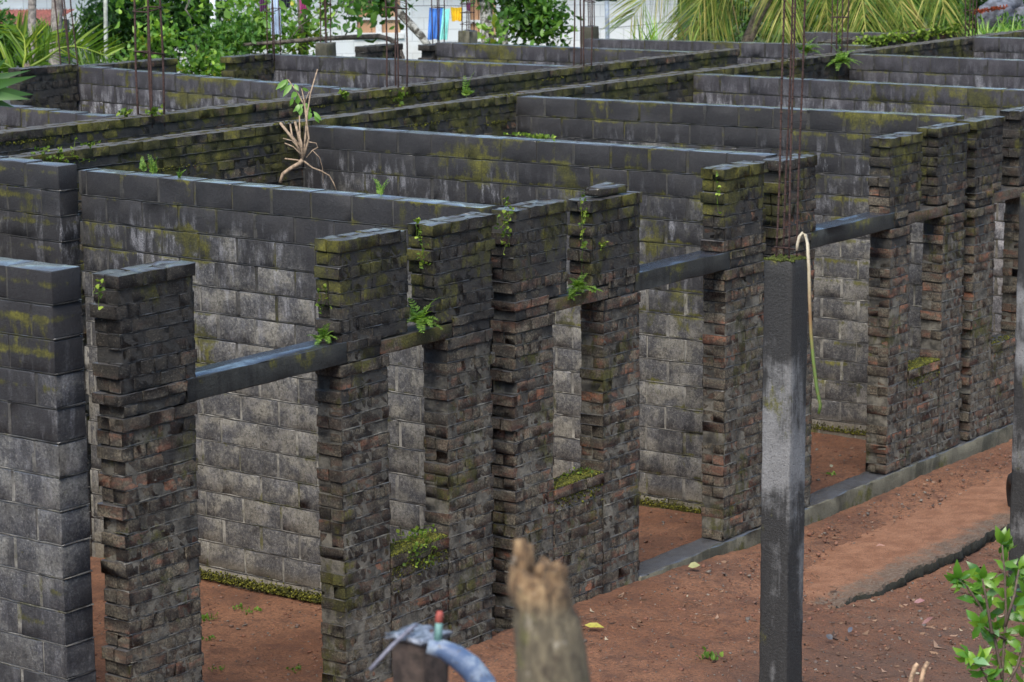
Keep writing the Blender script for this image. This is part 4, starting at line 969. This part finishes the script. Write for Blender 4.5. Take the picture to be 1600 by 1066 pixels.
mb = MB(); mb.tube([at(800+20*i, 57-1.55*i*1.0-.02*i*i, 41) for i in range(14)], .008, 4); tag(mb.build('cable', simple('cable_skin', (.08, .10, .11), .6)), 'thin cable crossing the house wall behind the slim bars', 'cable')

# ------------------------------------------------------------------ trees and bushes
BARK = {}
def bark(name, a, b, sc=14):
    N = NT(name); f = N.noise(sc, 6, .75); g = N.noise(1, 4, .6, vec=N.vec(10, 10, 30)); m = N.fin(N.mix(N.sm(f, .42, .58), a, b), .9, N.ma('ADD', f, N.ma('MULTIPLY', g, .5)), .03, .8); return m
BARK['grey'] = bark('grey_bark', (.15, .13, .12), (.33, .29, .26)); BARK['spot'] = bark('spotted_bark', (.06, .055, .045), (.46, .46, .42), 9); BARK['dark'] = bark('dark_bark', (.035, .03, .025), (.13, .11, .09)); BARK['palm'] = bark('palm_bark', (.07, .055, .04), (.19, .15, .11))
LEAF = {
 'dark': leaf_material('leaf_dark', [(0, (.022, .062, .017)), (.5, (.045, .12, .027)), (.85, (.08, .19, .038)), (1, (.16, .30, .06))]),
 'mid': leaf_material('leaf_mid', [(0, (.035, .10, .02)), (.5, (.07, .18, .03)), (1, (.16, .30, .05))]),
 'light': leaf_material('leaf_light', [(0, (.07, .18, .03)), (.5, (.15, .30, .045)), (.9, (.25, .40, .06)), (1, (.40, .36, .05))]),
 'palm': leaf_material('leaf_palm', [(0, (.06, .13, .015)), (.6, (.14, .25, .03)), (1, (.32, .38, .05))]),
 'straw': leaf_material('leaf_straw', [(0, (.08, .16, .03)), (.45, (.19, .28, .055)), (.72, (.34, .38, .09)), (.90, (.50, .44, .15)), (1, (.26, .18, .08))], .6),
 'grass': leaf_material('leaf_grass', [(0, (.10, .24, .03)), (.6, (.20, .38, .06)), (1, (.36, .45, .10))]),
}
def crown(mb, blobs, D, n, L, asp=.42, cl=9, droop=0.0, depth=1.0):
    """leaves in clusters through ellipsoids given as (px, py, rx px, ry px)"""
    A = np.array([b[2]*b[3] for b in blobs], float); A /= A.sum(); k = D/FPX
    for b, w in zip(blobs, A):
        m = max(3, int(n*w/cl)); d = rdir(m)*(rng.uniform(.25, 1, (m, 1))**.5); dd = b[4] if len(b) > 4 else 0
        c = np.array(at(b[0], b[1], D+dd)); C = c+(RIGHT*(d[:, :1]*b[2])+UP*(d[:, 1:2]*b[3])+FWD*(d[:, 2:3]*min(b[2], b[3])*depth))*k
        C = np.repeat(C, cl, 0)+rng.normal(0, L*.8, (m*cl, 3)); Dv = rdir(m*cl, .25-droop); Sd = unit(np.cross(Dv, rng.normal(0, .6, Dv.shape)+np.array([0, 0, 1])))
        l = rng.uniform(.6, 1.25, m*cl)*L; mb.leaves(C, Dv, Sd, l, l*asp, .18)
def tree(nm, label, cat, D, blobs, n, L, lf, trunks=(), bk='grey', asp=.42, group=None, droop=0., parts=('trunk', 'crown')):
    b = at(blobs[0][0], blobs[0][1], D); gz = float(ground_z(b.x, b.y)); root = empty(nm, (b.x, b.y, gz), label, cat, group); k = D/FPX
    if trunks:
        mb = MB()
        for pl in trunks: mb.tube([at(p[0], p[1], D+(p[3] if len(p) > 3 else 0)) for p in pl], [p[2]*k for p in pl], 9)
        mb.build(parts[0], BARK[bk], root)
    else:                                        # stems hidden in the leaves
        mb = MB()
        for i in range(5):
            q = at(blobs[0][0]+rnd.uniform(-.6, .6)*blobs[0][2], blobs[0][1]-blobs[0][3]*.4, D); mb.tube([(b.x+rnd.uniform(-.1, .1), b.y+rnd.uniform(-.1, .1), gz-.1), (q.x*.5+b.x*.5, q.y*.5+b.y*.5, (q.z+gz)/2), tuple(q)], [.03, .02, .008], 5)
        mb.build('stem', BARK['dark'], root)
    mb = MB(); crown(mb, blobs, D, n, L, asp, droop=droop); mb.build(parts[1], LEAF[lf], root); return root
tree('bush', 'large dark green bush mass behind the thick bars', 'bush', 39.5, [(250, 20, 100, 80), (200, 40, 70, 70), (310, 30, 50, 70), (160, 60, 40, 45)], 7500, .17, 'dark', asp=.28)
tree('bush', 'mid green bush behind the grey trunks at the upper left', 'bush', 38, [(20, 75, 50, 40), (-20, 60, 50, 50), (75, 85, 30, 22)], 1900, .14, 'mid')
tree('papaya', 'pale green papaya leaves above the low brick pier', 'plant', 35, [(240, 72, 36, 20), (250, 62, 20, 14)], 330, .13, 'light', asp=.6)
tree('papaya', 'bright low leaves between the low brick pier and the papaya pier', 'plant', 33.5, [(322, 104, 44, 16), (290, 108, 22, 10), (352, 108, 20, 12)], 520, .12, 'light', asp=.5)
tree('papaya', 'tiny bright sprig left of the low brick pier', 'plant', 33.5, [(198, 100, 8, 9)], 90, .12, 'light', asp=.5)
tree('bush', 'leafy bush left of the white pole top, over the papaya leaves', 'bush', 36, [(320, 66, 26, 18), (380, 60, 42, 30), (350, 75, 30, 22)], 1500, .11, 'mid')
tree('small_tree', 'yellow green leafy tree in front of the hanging clothes', 'tree', 36.5, [(430, 45, 70, 42), (400, 20, 50, 30), (490, 40, 24, 34), (450, 70, 60, 20)], 1300, .115, 'light', [[(474, 200, 8), (474, 90, 8), (473, 40, 7), (470, 0, 6), (468, -40, 4)]], 'dark', asp=.5)
tree('overhanging_tree', 'tree branch with broad light leaves hanging in from the top left', 'tree', 33, [(200, -6, 60, 22), (270, -2, 50, 26), (330, 10, 40, 30), (400, 8, 46, 22), (240, -40, 120, 25)], 230, .16, 'light', [[(60, -60, 5), (180, -25, 4), (300, -10, 3), (420, -2, 2)], [(300, -10, 2.5), (290, 15, 1.5), (300, 30, 1)]], 'grey', asp=.55)
tree('leafy_tree', 'leafy tree with pale spotted trunks before the house', 'tree', 38, [(835, 25, 45, 38), (815, 0, 50, 40), (860, 50, 24, 18), (800, 50, 18, 18), (770, -30, 50, 30), (700, -45, 60, 20)], 2600, .15, 'mid', [[(766, 220, 12), (763, 70, 11), (760, 20, 10), (755, -40, 9)], [(787, 220, 9), (786, 70, 8), (788, 20, 7), (795, -40, 6)]], 'spot', asp=.45)
tree('leafy_tree', 'small broad leaves beside the spotted trunk at wall height', 'plant', 36.8, [(770, 55, 9, 9)], 60, .16, 'light', asp=.6)
# bare limbs over the far walls
def limb(nm, label, D, lines, lv, lf, L=.16):
    b = at(*lines[0][0][:2], D); root = empty(nm, tuple(b), label, 'branch'); k = D/FPX; mb = MB()
    for pl in lines: mb.tube([at(p[0], p[1], D+(p[3] if len(p) > 3 else 0)) for p in pl], [p[2]*k for p in pl], 8)
    mb.build('limb', BARK['spot' if 'spotted' in label else 'dark'], root); mb = MB(); crown(mb, lv, D, sum(int(v[2]*v[3]*.35) for v in lv), L, .5, cl=5); mb.build('leaves', LEAF[lf], root)
limb('leaning_branch', 'thick spotted limb leaning down to the rear wall beside the boarded window', 36, [[(596, -60, 8), (612, 4, 7), (628, 24, 6.5), (645, 42, 6.5), (658, 56, 6), (668, 70, 6), (676, 110, 6)]], [(590, 4, 26, 14), (555, 10, 18, 8), (600, -20, 40, 16)], 'mid')
limb('arching_branch', 'dark branch arching low from the bushes to the rear wall', 35, [[(380, 70, 2.5), (440, 66, 3.2), (500, 61, 3.6), (560, 58, 4), (592, 57, 4.2), (610, 62, 4.2), (622, 72, 4), (629, 90, 4), (633, 125, 4)], [(538, 60, 1.6), (543, 48, .9)], [(563, 58, 1.6), (559, 46, .9)], [(450, 66, 1), (470, 40, .8), (500, 20, .5)], [(470, 40, .7), (455, 20, .4)]], [(375, 62, 20, 8)], 'mid', .12)
def twigs_():
    D = 34.5; k = D/FPX; mb = MB()
    for i in range(16):
        x, y = rnd.uniform(500, 600), rnd.uniform(-30, -5); pl = [(x, y)]
        for j in range(4): x += rnd.uniform(-14, 6); y += rnd.uniform(6, 15); pl.append((x, y))
        mb.tube([at(a, b, D+rnd.uniform(-.3, .3)) for a, b in pl], np.linspace(.9, .3, 5)*k, 4)
    mb.tube([at(700, -70, D), at(560, -20, D), at(500, -28, D)], [2*k, 1.5*k, 1*k], 6)
    root = empty('bare_twigs', at(560, -20, D), 'bare thin twigs with a few round leaves above the boarded window', 'branch'); mb.build('twig', BARK['dark'], root)
    mb = MB(); crown(mb, [(553, 33, 13, 10), (580, 14, 14, 8), (520, -6, 20, 9), (495, 4, 14, 8)], D, 110, .17, .55, cl=4); mb.build('leaves', LEAF['mid'], root)
twigs_()
# palm trunks and fronds
def frond(mb, pts, L, n, r=.018, width=.05, droop=.5, fan=.6, sides=(-1, 1), lie=None):
    """feather leaf: midrib through pts (world), n leaflets a side of length L"""
    P = np.array([np.array(p) for p in pts]); seg = np.linalg.norm(np.diff(P, axis=0), axis=1); cum = np.concatenate([[0], np.cumsum(seg)])
    pt = lambda t: np.array([np.interp(t*cum[-1], cum, P[:, a]) for a in range(3)])
    mb.tube([pt(t) for t in np.linspace(0, 1, 14)], np.linspace(r, r*.25, 14), 6)
    for i in range(n):
        t = .06+.94*i/n; p = pt(t); tg = unit(pt(min(1, t+.03))-pt(max(0, t-.03))); s = unit(np.cross(tg, lie if lie is not None else -FWD))
        for sg in sides:
            l = L*(math.sin(math.pi*(.12+.80*t)))**.6*rnd.uniform(.85, 1.1); d = unit(s*sg*fan+tg*.75+rng.normal(0, .07, 3)); q = [p]
            dd = d.copy()
            for j in range(4): dd = unit(dd+np.array([0, 0, -droop*.22])+rng.normal(0, .02, 3)); q.append(q[-1]+dd*l/4)
            wv = unit(np.cross(dd, tg)+rng.normal(0, .35, 3)); wv = unit(wv - dd*(wv@dd)); w = np.array([.45, 1, .9, .6, .05])*width/2
            V = []
            for j in range(5): V += [q[j]-wv*w[j], q[j]+wv*w[j]]
            mb.add(V, [[2*j, 2*j+1, 2*j+3, 2*j+2] for j in range(4)])
def palms():
    for pl, lb in (([(50, 130, 7), (50, 40, 6.5), (51, -80, 6)], 'slim grey palm trunk at the upper left, left of a pair'), ([(84, 130, 10), (88, 50, 9), (92, -80, 8.5)], 'stout pale palm trunk at the upper left, right of a pair')):
        D = 37; b = at(*pl[0][:2], D); root = empty('palm_tree', (b.x, b.y, float(ground_z(b.x, b.y))), lb, 'palm'); k = D/FPX
        mb = MB(); q = [(b.x, b.y, float(ground_z(b.x, b.y))-.1)]+[at(p[0], p[1], D) for p in pl]+[at(pl[-1][0]+4, -260, D)]
        mb.tube(q, [pl[0][2]*k*1.1]+[p[2]*k for p in pl]+[pl[-1][2]*k*.9], 12); mb.build('trunk', BARK['grey'], root)
        mb = MB(); top = np.array(q[-1])
        for i in range(9):
            a = 6.28*i/9+.3; d = np.array([math.cos(a), math.sin(a), 0]); frond(mb, [top, top+d*.9+[0, 0, .55], top+d*1.9+[0, 0, .45], top+d*2.7+[0, 0, -.2]], .7, 26, lie=np.array([0, 0, 1.]))
        mb.build('crown', LEAF['palm'], root)
    D = 33; b = at(45, 112, D); root = empty('young_palm', (b.x, b.y, float(ground_z(b.x, b.y))), 'young coconut palm with an arching bright frond at the upper left', 'palm')
    mb = MB()
    frond(mb, [at(45, 106, D), at(70, 92, D), at(92, 76, D), at(112, 72, D), at(138, 77, D-.1), at(172, 90, D-.2)], .52, 40, .022, .034, .10, .95, lie=unit(-FWD+np.array([0, 0, .25])))
    frond(mb, [at(36, 110, D+.2), at(40, 85, D+.2), at(38, 60, D+.3), at(25, 40, D+.4)], .5, 26, .02, .034, .2)
    frond(mb, [at(42, 110, D+.3), at(60, 80, D+.3), at(72, 62, D+.4), at(80, 50, D+.5)], .45, 26, .02, .034, .1)
    frond(mb, [at(30, 115, D+.3), at(10, 100, D+.3), at(-15, 98, D+.4), at(-40, 110, D+.5)], .5, 26, .02, .034, .3)
    mb.build('frond', LEAF['palm'], root); mb = MB(); mb.tube([(b.x, b.y, float(ground_z(b.x, b.y))-.1), tuple(at(44, 120, D)), tuple(at(42, 100, D))], [.1, .07, .04], 8); mb.build('trunk', BARK['palm'], root)
    # old coconut palm: trunk slants up behind, dry fronds hang from the crown above the picture
    D = 37; gp = at(1170, 70, D+1); root = empty('coconut_palm', (gp.x, gp.y, float(ground_z(gp.x, gp.y))), 'old coconut palm with slanting trunk and drooping straw coloured fronds', 'palm')
    mb = MB(); k = D/FPX; mb.tube([(gp.x-.3, gp.y+.1, float(ground_z(gp.x, gp.y))-.2), at(1168, 64, D+1), at(1182, 30, D+1), at(1200, -5, D+1), at(1245, -90, D+.8), at(1300, -190, D+.4)], [.17, 10*k, 9.5*k, 9*k, 9*k, 8*k], 12); mb.build('trunk', BARK['palm'], root)
    F = [([(1300, -190), (1180, -160), (1085, -95), (1030, -30), (985, 30)], .9, .7, 0), ([(1300, -190), (1200, -130), (1120, -50), (1092, 10), (1070, 60)], 1.0, .6, .3), ([(1300, -190), (1190, -110), (1140, -40), (1122, 20), (1112, 55)], .9, .6, .5),
         ([(1300, -190), (1240, -120), (1224, -40), (1222, 20), (1222, 64)], .8, .55, -.4), ([(1300, -190), (1330, -100), (1345, -20), (1352, 40), (1356, 75)], .95, .7, .2), ([(1300, -190), (1370, -120), (1400, -40), (1410, 20), (1415, 60)], .9, .6, .5),
         ([(1300, -190), (1420, -150), (1460, -70), (1472, 0), (1478, 30)], .8, .6, .2), ([(1300, -190), (1290, -90), (1290, -10), (1295, 50)], .9, .7, .6), ([(1300, -190), (1260, -200), (1150, -200), (1050, -150), (990, -60)], 1.0, .6, .8), ([(1300, -190), (1400, -210), (1500, -160), (1560, -80)], .9, .6, .8)]
    for i, (pl, L, fan, dd) in enumerate(F):
        mb = MB(); frond(mb, [at(a, b, D+dd) for a, b in pl], L*1.25, 140, .026, .017, .42, fan*.72)
        mb.build('frond', LEAF['straw'], root)
palms()
def grass(label, D, x0, x1, y, h, n, lf='grass', spread=.5):
    mb = MB(); b = at((x0+x1)/2, y, D)
    for i in range(n):
        x = rnd.uniform(x0, x1); p = np.array(at(x, y, D+rnd.uniform(-spread, spread))); d = unit(np.array([rnd.uniform(-.5, .5), rnd.uniform(-.5, .5), 1])); l = h*rnd.uniform(.5, 1.15); q = [p-[0, 0, .3]]
        for j in range(5): d = unit(d+np.array([d[0], d[1], -.12])*.35); q.append(q[-1]+d*(l+.3)/5)
        s = unit(np.cross(d, [0, 0, 1])); w = np.array([1, 1, .9, .7, .45, .05])*.012
        V = [];
        for j in range(6): V += [q[j]-s*w[j], q[j]+s*w[j]]
        mb.add(V, [[2*j, 2*j+1, 2*j+3, 2*j+2] for j in range(5)])
    tag(mb.build('grass_tuft', LEAF[lf]), label, 'grass')
grass('tall green grass above the farthest wall at the upper right', 36.5, 1525, 1640, 52, .34, 260)
grass('yellow green reed blades before the palm fronds above the thin far wall', 35.5, 992, 1030, 58, .55, 26, 'grass', .2)
grass('few long pale blades over the far wall right of the reed blades', 35.5, 1074, 1082, 60, .65, 9, 'straw', .1)
tree('bush', 'dark bushes behind the red flowers at the upper right', 'bush', 42, [(1540, 0, 90, 40), (1500, 30, 40, 24), (1610, 20, 60, 40)], 3600, .15, 'dark')
tree('bush', 'dark bushes behind the drooping fronds', 'bush', 42.5, [(1180, 20, 110, 50), (1330, 20, 110, 50), (1440, 20, 60, 40)], 4200, .17, 'dark')
tree('bush', 'green bushes beside the far grey boulder', 'bush', 39, [(1500, 26, 22, 16), (1585, 44, 30, 10)], 600, .11, 'mid')
mb = MB(); mb.rough([at(1565, 26, 40.5), at(1592, 34, 40.6)], [(.9, .5, .55), (.6, .5, .5)], (8, 6, 6), .12, .03, 0, .1)
tag(mb.build('boulder', simple('grey_rock', (.13, .14, .17), .9, .5, 5, 1.)), 'blue grey boulder under the red flowers at the upper right', 'boulder')
root = empty('flower_spray', at(1535, 16, 39), 'spray of orange red flowers at the upper right', 'flower'); mb = MB(); mb.tube([at(1520, 20, 39), at(1545, 14, 39), at(1575, 11, 39)], .006, 5); mb.build('stem', BARK['dark'], root)
mb = MB(); n = 150; t = rng.uniform(0, 1, n)**1.2; B = np.array([at(1520+52*a, 19-8*a+rnd.gauss(0, .5), 39+rnd.uniform(-.025, .025)) for a in t]); Dv = rdir(n); mb.leaves(B, Dv, unit(np.cross(Dv, rng.normal(0, 1, (n, 3)))), .05, .03); mb.build('petals', leaf_material('petal', [(0, (.28, .045, .02)), (1, (.45, .11, .04))]), root)
# climber on the bars before the palm fronds
weed(at(1308, 30, 33.0), (.06, .06, .75), 70, .06, 'green climber twining up the bars before the palm fronds', tuple(-FWD), mat='fern', nm='climber', cat='climber')
# far wood closing the view
mb = MB(); crown(mb, [(-100, -40, 420, 90, 0), (500, -60, 500, 110, 4), (1200, -40, 500, 100, 0), (1800, -40, 420, 110, 0)], 62, 9000, .55, .5, cl=12)
tag(mb.build('far_wood', LEAF['dark']), kind='stuff')
